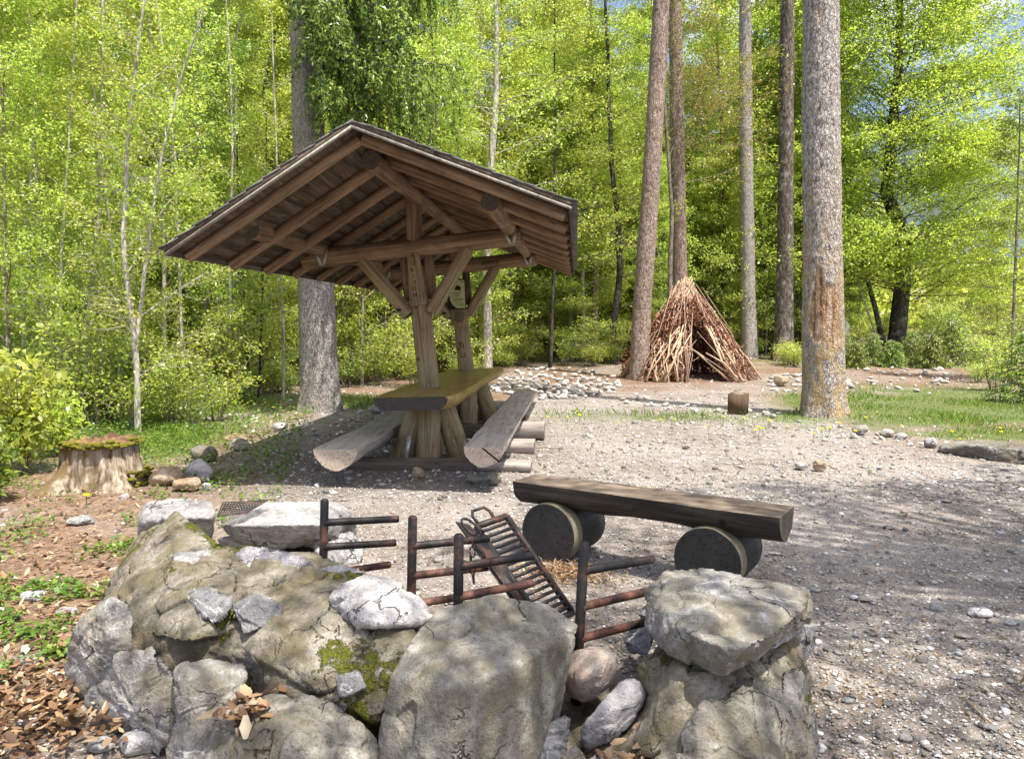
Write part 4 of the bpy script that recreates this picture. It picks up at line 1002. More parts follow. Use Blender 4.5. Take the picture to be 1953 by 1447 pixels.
# ------------------------------------------------------------------ stump, cobbles, blocks, edging slab
def stump():
    n, m = 120, 60; th = np.linspace(0, 2 * math.pi, n, endpoint=False); t = np.linspace(0, 1, m)
    T, A = np.meshgrid(t, th, indexing='ij')
    p = np.stack([np.cos(A) * 1.4, np.sin(A) * 1.4, T * 0.35], -1).reshape(-1, 3)
    r = 0.325 + 0.10 * (1 - T) ** 2.2
    r = r * (1 + 0.14 * fbm(p, 1.4, 3, 3).reshape(T.shape) + 0.02 * vnoise(np.stack([A.ravel() * 6, T.ravel() * 0.6, 0 * A.ravel()], 1), 2, 5).reshape(T.shape))
    r = r + 0.30 * np.exp(-((A - 4.15) / 0.22) ** 2) * (1 - T) ** 2.5 + 0.18 * np.exp(-((A - 5.6) / 0.25) ** 2) * (1 - T) ** 3
    r = r + 0.004 * np.sin(A * 60 + 3 * vnoise(p, 3, 1).reshape(T.shape))
    top = 0.45 + 0.05 * fbm(p, 1.2, 21, 3).reshape(T.shape) + 0.025 * vnoise(p, 6, 2).reshape(T.shape)
    Z = T * top
    V = [np.stack([r * np.cos(A), r * np.sin(A), Z], -1).reshape(-1, 3)]
    ring = V[0][-n:]; F = []
    i = np.arange(m - 1)[:, None] * n; j = np.arange(n)[None]; k2 = (j + 1) % n
    F.append(np.stack([i + j, i + k2, i + n + k2, i + n + j], -1).reshape(-1, 4))
    base = (m - 1) * n; c = n * m
    for q in range(1, 14):
        s = 1 - q / 14
        rr_ = ring.copy(); rr_[:, :2] *= s; rr_[:, 2] = ring[:, 2] * s + (1 - s) * 0.43 + 0.07 * fbm(rr_, 7, 4, 3) - 0.02
        V.append(rr_); a = np.arange(n); b = (a + 1) % n
        F.append(np.stack([base + a, base + b, c + b, c + a], 1)); base = c; c += n
    V.append(np.array([[0, 0, 0.42]])); a = np.arange(n); b = (a + 1) % n
    return mesh_np('stump_wood', np.vstack(V), [np.stack([base + a, base + b, np.full(n, c)], 1), np.vstack(F)], True)
k = NT('old_stump_wood')
_v = k.co('Object', (14, 14, 1.2)); _n = k.noise(_v, 1.6, 6, 0.65); _m = k.noise(k.co('Object'), 4.0, 5, 0.65)
_c = k.ramp(_n, [(0.35, (0.08, 0.055, 0.035)), (0.5, (0.27, 0.215, 0.155)), (0.68, (0.52, 0.45, 0.37))])
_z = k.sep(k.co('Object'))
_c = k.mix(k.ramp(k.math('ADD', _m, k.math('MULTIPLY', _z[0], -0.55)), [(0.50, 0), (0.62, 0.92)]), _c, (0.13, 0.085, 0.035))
_nr = k.sep(k.n('ShaderNodeNewGeometry').outputs['Normal'])
_top = k.math('MULTIPLY', k.math('GREATER_THAN', _z[2], 0.37), k.ramp(_nr[2], [(0.2, 0), (0.5, 1)]))
_c = k.mix(_top, _c, k.ramp(k.noise(k.co('Object'), 8, 5, 0.7), [(0.42, (0.09, 0.045, 0.03)), (0.55, (0.20, 0.12, 0.06)), (0.62, (0.22, 0.20, 0.03))]))
M['stump'] = k.principled(_c, 0.9, k.bump(k.math('ADD', _n, _m), 0.9, 0.02))
spos = PZ(196, 925, 0); spos.z = tz(spos.x, spos.y) - 0.02
SP = empty('tree_stump', spos); tag(SP, 'old pale tree stump with a mossy broken top and root flare', 'tree stump')
obj('stump_wood', stump(), M['stump'], SP)
g = Geo()       # moss cushions round the rim and on the right flank
for i in range(150):
    a = R.uniform(-2.6, 0.6); rr_ = 0.335 + R.uniform(-0.05, 0.02) ; zz = 0.445 + R.uniform(-0.025, 0.03)
    if i > 110: a = R.uniform(-0.5, 0.3); zz = R.uniform(0.02, 0.2); rr_ = 0.47 - zz * 0.3
    v, f = ico(2); s = R.uniform(0.012, 0.030)
    if i == 111: obj('moss_rim', g.mesh('moss_rim', True), M['moss'], SP); g = Geo()
    g.add(v * np.array([s * 1.5, s * 1.5, s * 0.7]) + (rr_ * math.cos(a), rr_ * math.sin(a), zz), f)
obj('moss_cushion', g.mesh('moss_cushion', True), M['moss'], SP)

def px_rock(name, cx, cy_base, wpx, hpx, mat, label, seed, group=None, z0=0.0, squash=0.7, cat='stone', blocky=14, amp=0.01, turn=0.0):
    b = PZ(cx, cy_base, z0); s = b.y / FOC; w = wpx * s / 2; h = hpx * s; dpt = w * squash * 1.2
    rr_ = random.Random(seed); pts = []
    for i in range(22):
        a = rr_.uniform(0, 2 * math.pi); u = rr_.uniform(-1, 1); q = math.sqrt(max(0, 1 - u * u)) ** (0.6)
        pts.append(Vector((b.x + w * q * math.cos(a), b.y + dpt + dpt * q * math.sin(a), tz(b.x, b.y) + h * 0.45 + h * 0.55 * u)))
    for s_ in (-1, 1): pts.append(Vector((b.x + s_ * w, b.y + dpt, tz(b.x, b.y) + h * 0.4)))
    return rock(name, pts, mat, label, cat, group, seed=seed, sub=5, rnd=blocky, amp=amp, chips=3)
px_rock('cobble', 303, 935, 72, 42, 'brown_stone', 'rounded beige cobble right of the tree stump, leftmost of its cluster', 101)
px_rock('cobble', 345, 945, 62, 36, 'brown_stone', 'rounded brownish cobble in the middle of the cluster by the stump', 102)
px_rock('cobble', 372, 925, 62, 46, 'limestone_pale', 'largest pale grey cobble of the cluster by the stump', 103)
px_rock('cobble', 250, 930, 26, 16, 'cobble', 'small pale stone between the stump and the beige cobble', 104)
px_rock('cobble', 392, 940, 22, 20, 'limestone_pale', 'small white stone at the right end of the cobble cluster', 105)
px_rock('cobble', 232, 957, 24, 14, 'limestone_pale', 'small grey-white stone in the leaves below the stump', 106)
px_rock('boulder', 452, 862, 46, 24, 'limestone_lich', 'dark rounded boulder on the shadow edge left of the picnic bench', 107)
px_rock('boulder', 380, 885, 60, 34, 'boulder_olive', 'mossy low boulder behind the cobble cluster', 108)
px_rock('boulder', 530, 826, 32, 20, 'limestone_pale', 'pale boulder in the grass edge left of the picnic shelter', 109)
px_rock('boulder', 445, 845, 50, 14, 'brown_stone', 'flat tan stone behind the dark boulder', 110)
px_rock('boulder', 715, 790, 34, 22, 'limestone_pale', 'bright white boulder between the spruce trunk and the table', 111)
px_rock('stone', 1535, 898, 30, 20, 'limestone_pale', 'egg shaped pale stone on the open gravel, left of a pair', 112, squash=0.9)
px_rock('stone', 1567, 900, 27, 24, 'brown_stone', 'angular tan stone on the open gravel, right of a pair', 113, blocky=40)
px_rock('stone', 1310, 857, 20, 10, 'limestone', 'small dark grey stone lying alone on the gravel', 114)
px_rock('stone', 797, 915, 26, 24, 'brown_stone', 'small tan stone in the shadow before the table legs', 115)
px_rock('stone', 905, 925, 36, 22, 'limestone_lich', 'mossy grey stone under the near end of the right bench', 116)
px_rock('stone', 940, 930, 34, 30, 'boulder_olive', 'green moss-covered stone below the cracked bench end', 117)
px_rock('stone', 1645, 832, 34, 22, 'limestone_lich', 'large grey cobble in the grass right of the resin-streaked trunk', 118)
px_rock('stone', 1697, 836, 28, 18, 'limestone_lich', 'brownish cobble beside the large grey one at the grass edge', 119)
px_rock('stone', 1725, 840, 26, 14, 'limestone_pale', 'white cobble at the right end of the grass edge row', 120)
px_rock('stone', 1782, 856, 30, 22, 'limestone_pale', 'white stone against the left end of the edging slab', 121)
px_rock('stone', 1495, 738, 34, 26, 'brown_stone', 'round tan boulder left of the resin-streaked trunk', 122)
px_rock('flat_stone', 1880, 1180, 60, 12, 'limestone_pale', 'flat oval pale stone in the gravel at right', 123, squash=0.5)
px_rock('stone', 1788, 1166, 16, 14, 'limestone', 'small black angular stone on the gravel at right', 124, blocky=40)
px_rock('flat_stone', 45, 1275, 80, 16, 'limestone', 'flat slate-grey stone at the left edge of the picture', 125, squash=0.5)
px_rock('flat_stone', 30, 1410, 70, 26, 'limestone_pale', 'whitish stone among brown leaves at the lower left', 126)
px_rock('flat_stone', 250, 1447, 90, 40, 'limestone', 'dark grey slab at the bottom left beside the fireplace wall', 127, blocky=40)
px_rock('flat_stone', 150, 1395, 80, 34, 'limestone_lich', 'tan tilted slab in the leaves left of the fireplace wall', 128, blocky=40)
px_rock('flat_stone', 180, 1440, 60, 22, 'limestone', 'thin grey slab near the bottom left among leaves', 129)
px_rock('flat_stone', 50, 1155, 60, 22, 'limestone_pale', 'crumbly white stone in the herbs at left', 130)
px_rock('flat_stone', 115, 1180, 46, 14, 'limestone', 'small grey flat stone left of the fireplace wall', 131)
px_rock('flat_stone', 140, 1010, 60, 20, 'limestone', 'grey shard of slate lying in the brown leaves', 132, blocky=50)
px_rock('flat_stone', 30, 1365, 60, 14, 'limestone', 'grey sliver of stone at the far lower left', 133)
px_rock('flat_stone', 210, 1095, 26, 12, 'limestone_pale', 'small pale oval stone just left of the wall rim', 134)
for i, (x, y, w_, h_) in enumerate([(1655, 1150, 40, 8), (1765, 1245, 34, 9), (1590, 1325, 40, 10), (1620, 1345, 30, 10), (1850, 1222, 44, 9), (1700, 1352, 30, 12), (1735, 1420, 36, 14), (1600, 1375, 30, 9), (1900, 1400, 40, 12), (1935, 1195, 30, 12), (1680, 1235, 24, 6), (1480, 1060, 26, 6), (1700, 1010, 28, 6), (1810, 960, 24, 6), (1560, 1130, 26, 6), (1830, 1300, 30, 8)]):
    WH_ = ['left of the two pebbles nearest the capstone level', 'level with the lilac stone, mid gravel', 'just right of the tall wall stone', 'below the one beside the tall wall stone', 'close under the big oval stone', 'in the middle of the lower gravel', 'nearest the bottom edge', 'lowest beside the wall foot', 'right of the straw coloured stalk', 'right of the big oval stone at the picture edge', 'between the wall and the mid gravel', 'just behind the right end of the log bench', 'right of the log bench end', 'farthest back toward the edging slab', 'straight right of the capstone', 'left of the straw coloured stalk']
    px_rock('pebble', x, y, w_, h_, R.choice(['limestone', 'limestone_pale', 'limestone_lich']), 'flat pebble bedded in the gravel, ' + WH_[i], 140 + i, 'larger pebbles in the gravel', cat='pebble', squash=0.6, amp=0.004)

# square wooden block
BKp = PZ(1413, 791, 0)
BK = obj('wooden_block', None or mesh_np('wooden_block', *box_vf((-0.15, -0.15, -0.02), (0.15, 0.15, 0.35))), M['wood_block'], None, BKp + Vector((0, 0.17, tz(BKp.x, BKp.y))), (math.radians(1.5), math.radians(-2), math.radians(64)))
_bm = bmesh.new(); _bm.from_mesh(BK.data); bmesh.ops.bevel(_bm, geom=_bm.edges[:], offset=0.012, segments=2, affect='EDGES')
for v in _bm.verts: v.co += Vector([mnoise.noise(v.co * 7 + Vector((i * 9, 0, 0))) * 0.007 for i in range(3)])
_bm.to_mesh(BK.data); _bm.free(); tag(BK, 'squat square block of brown timber standing on the gravel', 'wooden block')
# edging slab
a = PZ(1790, 872, 0); b_ = PZ(2075, 880, 0)
rock('edging_slab', [PZ(1788, 856, .05), PZ(1860, 848, .17), PZ(1955, 858, .16), PZ(2090, 868, .15), PZ(1800, 866, 0), PZ(2090, 896, 0), PZ(1800, 846, .10), PZ(1870, 837, .17), PZ(2090, 852, .15), PZ(1800, 852, 0), PZ(2090, 866, 0), PZ(1930, 884, 0)], 'slab_stone', 'long flat weathered slab edging the grass at the right side of the picture', 'stone slab', seed=41, sub=6, amp=0.02, layers=0.07)

# copies of a few cobble shapes: heap behind the table and rows round the clearing
CB_ = []
for i in range(7):
    rr_ = random.Random(900 + i); pts = []
    for q in range(16):
        d = Vector((rr_.gauss(0, 1), rr_.gauss(0, 1), rr_.gauss(0, 1))).normalized(); pts.append(Vector((d.x, d.y * rr_.uniform(.7, 1), d.z * rr_.uniform(.5, .8))))
    me, c = hull_rock('cobble_shape', pts, sub=3, seed=900 + i, rnd=9, amp=0.05, chips=3, ns=2.0); me.materials.append(M['cobble']); CB_.append(me)
def cobble(x, y, s, name, label, group, lift=0.3):
    o = bpy.data.objects.new(name, R.choice(CB_)); COL.objects.link(o)
    o.location = (x, y, tz(x, y) + s * lift); o.scale = (s, s * R.uniform(.7, 1), s * R.uniform(.6, .95)); o.rotation_euler = (R.uniform(-.3, .3), R.uniform(-.3, .3), R.uniform(0, 6.3))
    tag(o, label, 'stone', group)
hp = [(945, 745), (985, 765), (1060, 768), (1170, 752), (1190, 722), (1110, 712), (1030, 715), (960, 722)]
n_ = 0
while n_ < 250:
    x = R.uniform(935, 1185); y = R.uniform(700, 765)
    if ((x - 1060) / 125) ** 2 + ((y - 735) / 27) ** 2 > 1: continue
    p = PZ(x, y, 0); hgt_ = 0.16 * max(0, 1 - ((x - 1060) / 125) ** 2 - ((y - 735) / 27) ** 2)
    s = R.uniform(0.05, 0.14); o_l = 0.3 + hgt_ / s * R.random()
    cobble(p.x, p.y, s, 'heap_stone', 'whitish cobble in the low stone heap behind the picnic table', 'cobbles of the stone heap', o_l); n_ += 1
for i in range(34):
    t = R.random(); p = PZ(1180 + 290 * t + R.gauss(0, 12), 765 + 30 * t + R.gauss(0, 4), 0)
    cobble(p.x, p.y, R.uniform(0.04, 0.11), 'row_stone', 'pale stone in the loose row crossing the clearing left of the wooden block', 'pale stones across the clearing')
for i in range(60):
    x = R.uniform(1610, 1850); p = PZ(x, 730 + R.gauss(0, 14) - (x - 1610) * 0.03, 0)
    cobble(p.x, p.y, R.uniform(0.05, 0.15), 'bank_stone', 'pale stone scattered over the brown bank behind the grass', 'stones on the brown bank')
for i in range(28):
    p = PZ(R.uniform(1465, 1530), R.uniform(718, 748), 0); cobble(p.x, p.y, R.uniform(0.06, 0.15), 'trunk_side_stone', 'white stone heaped left of the resin-streaked trunk', 'stones left of the trunk')
for i in range(22):
    p = PZ(R.uniform(1060, 1430), R.gauss(693, 5), 0.05); cobble(p.x, p.y, R.uniform(0.08, 0.22), 'edge_stone', 'grey stone along the wood edge near the stick tipi', 'stones along the wood edge')
for i in range(20):
    x = R.uniform(1530, 1800); p = PZ(x, 825 + (x - 1530) * 0.09 + R.gauss(0, 5), 0); cobble(p.x, p.y, R.uniform(0.03, 0.07), 'border_stone', 'small pale stone along the grass border at right', 'stones along the grass border')
for i in range(16):
    x = R.uniform(470, 700); p = PZ(x, 850 - (x - 470) * 0.25 + R.gauss(0, 5), 0); cobble(p.x, p.y, R.uniform(0.04, 0.09), 'border_stone', 'small stone along the grass border left of the shelter', 'stones left of the shelter')

# ------------------------------------------------------------------ stick tipi
apx = PY(1308, 545, 21.3); tc = Vector((apx.x + 0.1, 21.3, 0)); tc.z = tz(tc.x, tc.y)
TP = empty('stick_tipi', tc); tag(TP, 'tipi shelter of leaning sticks and brown brush beside a leaning pine trunk', 'stick tipi')
apl = Vector((apx.x - tc.x, 0, 2.55)); n_ = 0
def stick(a, b, r0, r1):
    a = Vector(a); b = Vector(b); mid_ = a.lerp(b, R.uniform(.35, .65)) + Vector((R.gauss(0, .09), R.gauss(0, .06), R.gauss(0, .05)))
    v, f3, f4 = tube([tuple(a), tuple(mid_), tuple(b)], [r0, (r0 + r1) / 2, r1], 6, True)
    g = Geo(); g.add2(v, f3, f4); obj('stick', g.mesh('stick', True), M['wood_stick'], TP)
for i in range(99):
    if i < 38:                                # long poles up to the tip
        ang = R.uniform(0, 2 * math.pi); rel_ = (ang + math.pi / 2 + math.pi) % (2 * math.pi) - math.pi
        if -0.25 < rel_ < 0.47: ang += 0.8
        ba = Vector((R.uniform(1.45, 1.7) * math.cos(ang), R.uniform(1.35, 1.6) * math.sin(ang), -0.02))
        stick(ba, ba.lerp(apl, R.uniform(0.88, 1.1)) + Vector((R.gauss(0, .13), R.gauss(0, .1), R.gauss(0, .05))), R.uniform(.018, .03), R.uniform(.010, .018))
    else:                                     # short sticks propped criss-cross on the front
        ang = -math.pi / 2 + (R.uniform(-1.5, -.28) if i < 76 else R.uniform(.45, 1.25)); q_ = R.uniform(1.62, 2.0)
        ba = Vector((q_ * math.cos(ang), q_ * math.sin(ang) * .95, -0.02)); t_ = R.uniform(.28, .58); a2 = ang + R.gauss(0, .42); r2 = 1.74 * (1 - t_) ** .9 + .05
        if 0.0 < a2 + math.pi / 2 < .30 and R.random() < .6: a2 = ang
        stick(ba, Vector((r2 * math.cos(a2) + apl.x * t_, r2 * math.sin(a2), 2.55 * t_)), R.uniform(.02, .036), R.uniform(.012, .022))
# brush packed onto the frame
g = Geo()
for i in range(230):
    an = R.uniform(0, 2 * math.pi); rl = (an + math.pi / 2 + math.pi) % (2 * math.pi) - math.pi
    if -0.2 < rl < 0.45: an += 0.75
    q_ = R.uniform(1.3, 1.95); ba = Vector((q_ * math.cos(an), q_ * math.sin(an) * .95, 0)); t_ = R.choice([1, .9, R.uniform(.3, 1)]); a2 = an + R.gauss(0, .38); r2 = 1.76 * (1 - t_) ** .9 + .06
    b2_ = Vector((r2 * math.cos(a2) + apl.x * t_ + R.gauss(0, .09), r2 * math.sin(a2), 2.6 * t_ + R.gauss(0, .13))); v, f3, f4 = tube([tuple(ba), tuple(ba.lerp(b2_, .5) + Vector((R.gauss(0, .11), R.gauss(0, .08), R.gauss(0, .08)))), tuple(b2_)], [.015, .011, .006], 5, True); g.add2(v, f3, f4)
tag(obj('thin_sticks', g.mesh('thin_sticks', True), M['wood_stick_brown'], TP), kind='stuff')
N_ = 22000
ang = RN.uniform(0, 2 * np.pi, N_ * 2); rel = (ang + np.pi / 2 + np.pi) % (2 * np.pi) - np.pi
t = RN.beta(1.3, 2.2, N_ * 2) * 0.9
keep = ~((rel > -0.24) & (rel < 0.47) & (t < 0.58)); ang = ang[keep][:N_]; t = t[keep][:N_]
rb_ = 1.80 * (1 - t) ** .9 * RN.uniform(.78, 1.04, len(t)) + 0.03
pos = np.stack([rb_ * np.cos(ang) + apl.x * t, rb_ * np.sin(ang) * 0.9, 2.55 * t], 1) + RN.normal(0, 0.06, (len(t), 3))
pos[:, 2] = np.clip(pos[:, 2], 0.01, None)
def leaf_quads(pos, size, rng, up=0.6, fold=0.25, aspect=0.55, direction=None, droop=0.0, outdir=None):
    n = len(pos); size = np.broadcast_to(np.asarray(size, float), (n,))
    nrm_ = rng.normal(0, 1, (n, 3)) * (1 - up); nrm_[:, 2] += up + 1e-3
    if outdir is not None: nrm_ += outdir
    nrm_ /= np.linalg.norm(nrm_, axis=1)[:, None] + 1e-9
    d = rng.normal(0, 1, (n, 3)) if direction is None else direction + rng.normal(0, 0.35, (n, 3))
    d[:, 2] -= droop; d -= nrm_ * (d * nrm_).sum(1)[:, None]; d /= np.linalg.norm(d, axis=1)[:, None] + 1e-9
    s = np.cross(nrm_, d)
    L = size[:, None]; w = L * aspect * 0.5
    lift = nrm_ * L * fold * 0.5
    v0 = pos; v1 = pos + d * L * 0.45 + s * w + lift; v2 = pos + d * L; v3 = pos + d * L * 0.45 - s * w + lift
    V = np.stack([v0, v1, v2, v3], 1).reshape(-1, 3); i = np.arange(n)[:, None] * 4
    return V, (i + np.array([[0, 1, 2, 3]]))
v, f = leaf_quads(pos, RN.uniform(0.05, 0.13, len(pos)), RN, 0.1, 0.4, 0.5)
tag(obj('brush_cover', mesh_np('brush_cover', v, f), M['rust_brush'], TP))
tag(TP.children[-1], kind='stuff')

# brush pile left of the tipi
bp = PZ(1195, 700, 0.02); BP = empty('brush_pile', (bp.x, bp.y + 0.4, tz(bp.x, bp.y))); tag(BP, 'low pile of rust-brown brush and twigs left of the leaning pine', 'brush pile')
pos = np.stack([RN.normal(0, .55, 2200), RN.normal(0, .35, 2200), np.abs(RN.normal(0, .16, 2200))], 1)
pos[:, 2] += 0.35 * np.exp(-((pos[:, 0] - 0.3) / 0.4) ** 2) * RN.random(2200)
v, f = leaf_quads(pos, RN.uniform(0.05, 0.12, 2200), RN, 0.2, 0.4, 0.5); obj('brush', mesh_np('brush', v, f), M['rust_brush'], BP)
g = Geo()
for i in range(26):
    a = Vector((R.uniform(-1.0, .5), R.uniform(-.4, .3), R.uniform(0, .08))); b = a + Vector((R.uniform(.4, 1.1), R.uniform(-.2, .3), R.uniform(.02, .4)))
    v, f3, f4 = tube([tuple(a), tuple(b)], [0.02, 0.01], 5, True); g.add2(v, f3, f4)
obj('twigs', g.mesh('twigs'), M['wood_stick'], BP)

# ------------------------------------------------------------------ trees
def path_at(P, t):
    P = np.asarray(P); s = np.concatenate([[0], np.cumsum(np.linalg.norm(np.diff(P, axis=0), axis=1))]); s /= s[-1]
    return np.array([np.interp(t, s, P[:, k_]) for k_ in range(3)])
def gen_tree(path, r0, r1, seed, n_limb=24, h0=0.2, h1=1.0, limb=1.6, limb_top=0.5, elev=(25, 50), nsub=7, leaves=30, lsize=0.05, spread=0.10,
             sub_len=0.45, up=0.34, droop=0.0, sides=8, curve=0.25, az=None, vert_sub=0.15, limb_r=0.30, aspect=0.62, fold=0.25, vz=0.45, s0=0.22):
    """trunk+limbs geometry and a crown of single leaves set along the twigs; local coordinates"""
    rr = random.Random(seed); rn = np.random.default_rng(seed)
    P = np.asarray(path, float); g = Geo()
    m = max(10, len(P) * 3); tt = np.linspace(0, 1, m); PP = np.array([path_at(P, t) for t in tt])
    PP[1:, :2] += np.cumsum(rn.normal(0, 0.012, (m - 1, 2)), axis=0) * (np.linalg.norm(P[-1] - P[0]) / 10)
    v, f3, f4 = tube(PP, r0 + (r1 - r0) * tt ** 0.9, sides); g.add2(v, f3, f4)
    LP = []; LD = []
    for i in range(n_limb):
        u = (i + rr.random()) / n_limb; t = h0 + (h1 - h0) * u
        b = path_at(PP, t); rt = (r0 + (r1 - r0) * t)
        a = i * 2.4 + rr.uniform(-.5, .5) if az is None else rr.uniform(*az)
        L = (limb + (limb_top - limb) * u) * rr.uniform(0.65, 1.15)
        el = math.radians(rr.uniform(*elev) + 20 * u * u)
        d = np.array([math.cos(a) * math.cos(el), math.sin(a) * math.cos(el), math.sin(el)])
        q = [b]; k_ = 7
        for s in range(1, k_):
            d = d + rn.normal(0, 0.09, 3); d[2] -= curve * 0.22 * (0.5 + s / k_); d /= np.linalg.norm(d); q.append(q[-1] + d * L / (k_ - 1))
        q = np.array(q); lr = max(0.004, min(rt * 0.55, limb_r * 0.02 * L + 0.004))
        v, f3, f4 = tube(q, np.linspace(lr, lr * 0.25, k_), 5); g.add2(v, f3, f4)
        hd = np.array([q[-1][0] - q[0][0], q[-1][1] - q[0][1], 0.0]); hd /= np.linalg.norm(hd) + 1e-6; sd = np.array([-hd[1], hd[0], 0])
        for j in range(nsub):
            s = s0 + (0.97 - s0) * (j + rr.random()) / nsub; c = path_at(q, s); sg = 1 if j % 2 else -1
            dd = hd * rr.uniform(.5, .9) + sd * sg * rr.uniform(.5, 1.0) + np.array([0, 0, rr.uniform(-.1, .25) + rr.gauss(0, vert_sub)]); dd /= np.linalg.norm(dd)
            l2 = L * sub_len * (1.15 - 0.6 * s) * rr.uniform(.7, 1.2)
            e = np.array([c, c + dd * l2 * 0.5 + rn.normal(0, .02, 3) * l2, c + dd * l2 + np.array([0, 0, -droop * l2])])
            v, f3, f4 = tube(e, [lr * 0.4, lr * 0.28, lr * 0.12], 3); g.add2(v, f3, f4)
            n = max(3, int(leaves * rr.uniform(.6, 1.3)))
            w = rn.random(n) ** 0.8; p = c + (e[2] - c) * w[:, None] + rn.normal(0, 1, (n, 3)) * np.array([spread, spread, spread * vz])
            LP.append(p); LD.append(np.repeat(dd[None], n, 0))
        n = leaves; w = 0.45 + 0.6 * rn.random(n); p = q[0] + (q[-1] - q[0]) * w[:, None] + rn.normal(0, 1, (n, 3)) * np.array([spread, spread, spread * .5]); LP.append(p); LD.append(np.repeat(hd[None], n, 0))
    LP = np.concatenate(LP); LD = np.concatenate(LD)
    sel = rn.permutation(len(LP))[:len(LP) // 4 + 1]          # leaves open from the buds in little bunches
    LP = np.repeat(LP[sel], 4, 0); LP = LP + rn.normal(0, lsize * .55, LP.shape); LD = np.repeat(LD[sel], 4, 0) + rn.normal(0, .5, (len(LP), 3))
    v, f = leaf_quads(LP, rn.uniform(lsize * 0.5, lsize * 1.3, len(LP)), rn, up, fold, aspect, LD, 0.2)
    return g.mesh('trunk', True), mesh_np('crown', v, f)
def tree(name, loc, meshes, bark, leaf, label=None, cat='tree', group=None, s=1.0, rz=0.0):
    e = empty(name, loc, (0, 0, rz)); e.scale = (s, s, s)
    obj('trunk', meshes[0], bark, e)
    if meshes[1] is not None: obj('crown', meshes[1], leaf, e)
    if label: tag(e, label, cat, group)
    return e

def big_trunk(name, pts, Y, widths, bark, label, top_h, seed, flare=0.35, patch=None, n=72, amp=0.02, crown=None):
    """pts: [(px,py)...] from the foot upwards, widths in px at each"""
    c = [PY(x, y, Y) for x, y in pts]; base = Vector((c[0].x, Y, tz(c[0].x, Y) - 0.05)); c[0] = Vector((c[0].x, Y, base.z))
    r = [w * Y / FOC / 2 for w in widths]
    d = (c[-1] - c[-2]).normalized(); c.append(c[-1] + d * (top_h - c[-1].z)); r.append(r[-1] * 0.45)
    e = empty(name, base); tag(e, label, 'tree')
    zs = np.array([q.z for q in c]); m = 260
    zz = np.concatenate([np.linspace(zs[0], zs[-2], int(m * 0.8)), np.linspace(zs[-2], zs[-1], int(m * 0.2) + 1)[1:]]); m = len(zz)
    cx = np.interp(zz, zs, [q.x for q in c]) - base.x; cy = np.interp(zz, zs, [q.y for q in c]) - base.y; R_ = np.interp(zz, zs, r)
    th = np.linspace(0, 2 * math.pi, n, endpoint=False); A, I = np.meshgrid(th, np.arange(m))
    rad = R_[I] * (1 + flare * np.exp(-(zz[I] - zs[0]) / 0.28) * (0.75 + 0.45 * np.sin(A * 5 + seed)))
    p = np.stack([np.cos(A) * R_[0], np.sin(A) * R_[0], zz[I] * 0.5], -1).reshape(-1, 3)
    ee, ff, cc = worley(p * np.array([1, 1, .7]), 24, seed)
    rad = rad + (fbm(p, 2.2, seed, 3) * 0.02 + amp * 0.6 * (np.clip(ee, 0, 0.35) - 0.2) + amp * 0.7 * (cc - 0.5)).reshape(A.shape)
    if patch:
        z0, z1, a0, aw = patch
        fz_ = fbm(p * np.array([1, 1, .5]), 5, 3, 4).reshape(A.shape); mk = np.exp(-((A - a0) / aw) ** 4) * smooth(z0, z0 + 0.5, zz[I]) * smooth(z1, z1 - 1.3, zz[I]); mk = smooth(.28, .52, mk + fz_ * .75 - .05)
        rad = rad - mk * 0.022
    V = np.stack([cx[I] + rad * np.cos(A), cy[I] + rad * np.sin(A), zz[I] - base.z], -1).reshape(-1, 3)
    i = np.arange(m - 1)[:, None] * n; j = np.arange(n)[None]; k2 = (j + 1) % n
    F = np.stack([i + j, i + k2, i + n + k2, i + n + j], -1).reshape(-1, 4)
    me = mesh_np('trunk', V, F, True)
    if patch:
        at = me.attributes.new('bare', 'FLOAT', 'POINT'); at.data.foreach_set('value', (mk.ravel()).astype(np.float32))
    obj('trunk', me, bark, e)
    return e, c[-1]

k = NT('resin_streaked_bark')
_v = k.co('Object', (1, 1, 0.45)); _n = k.noise(_v, 20, 6, 0.65, 0.5); _w = k.voro(_v, 26, 'DISTANCE_TO_EDGE')
_h = k.math('ADD', k.math('MULTIPLY', _n, .95), k.math('MULTIPLY', k.math('MINIMUM', _w, .2), .8))
_c = k.ramp(_h, [(0.36, (0.10, 0.085, 0.075)), (0.54, (0.34, 0.30, 0.275)), (0.74, (0.60, 0.56, 0.53))])
_zz = k.sep(k.co('Object'))[2]
_rs = k.math('MULTIPLY', k.ramp(k.noise(k.co('Object', (1, 1, .5)), 7, 6, 0.7), [(0.46, 0), (0.56, 1)]), k.ramp(k.math('MULTIPLY', _zz, 0.2), [(0.30, 0.95), (0.95, 0.0)]))
_c = k.mix(k.math('MULTIPLY', _rs, 0.85), _c, (0.44, 0.31, 0.14))
_b = k.attr('bare').outputs['Fac']
_c = k.mix(_b, _c, k.ramp(k.noise(k.co('Object', (8, 8, .8)), 2, 5, 0.7), [(0.35, (0.15, 0.08, 0.045)), (0.5, (0.40, 0.26, 0.15)), (0.65, (0.52, 0.43, 0.35))]))
M['bark_resin'] = k.principled(_c, 0.85, k.bump(_h, 1.0, 0.07), 0.25)

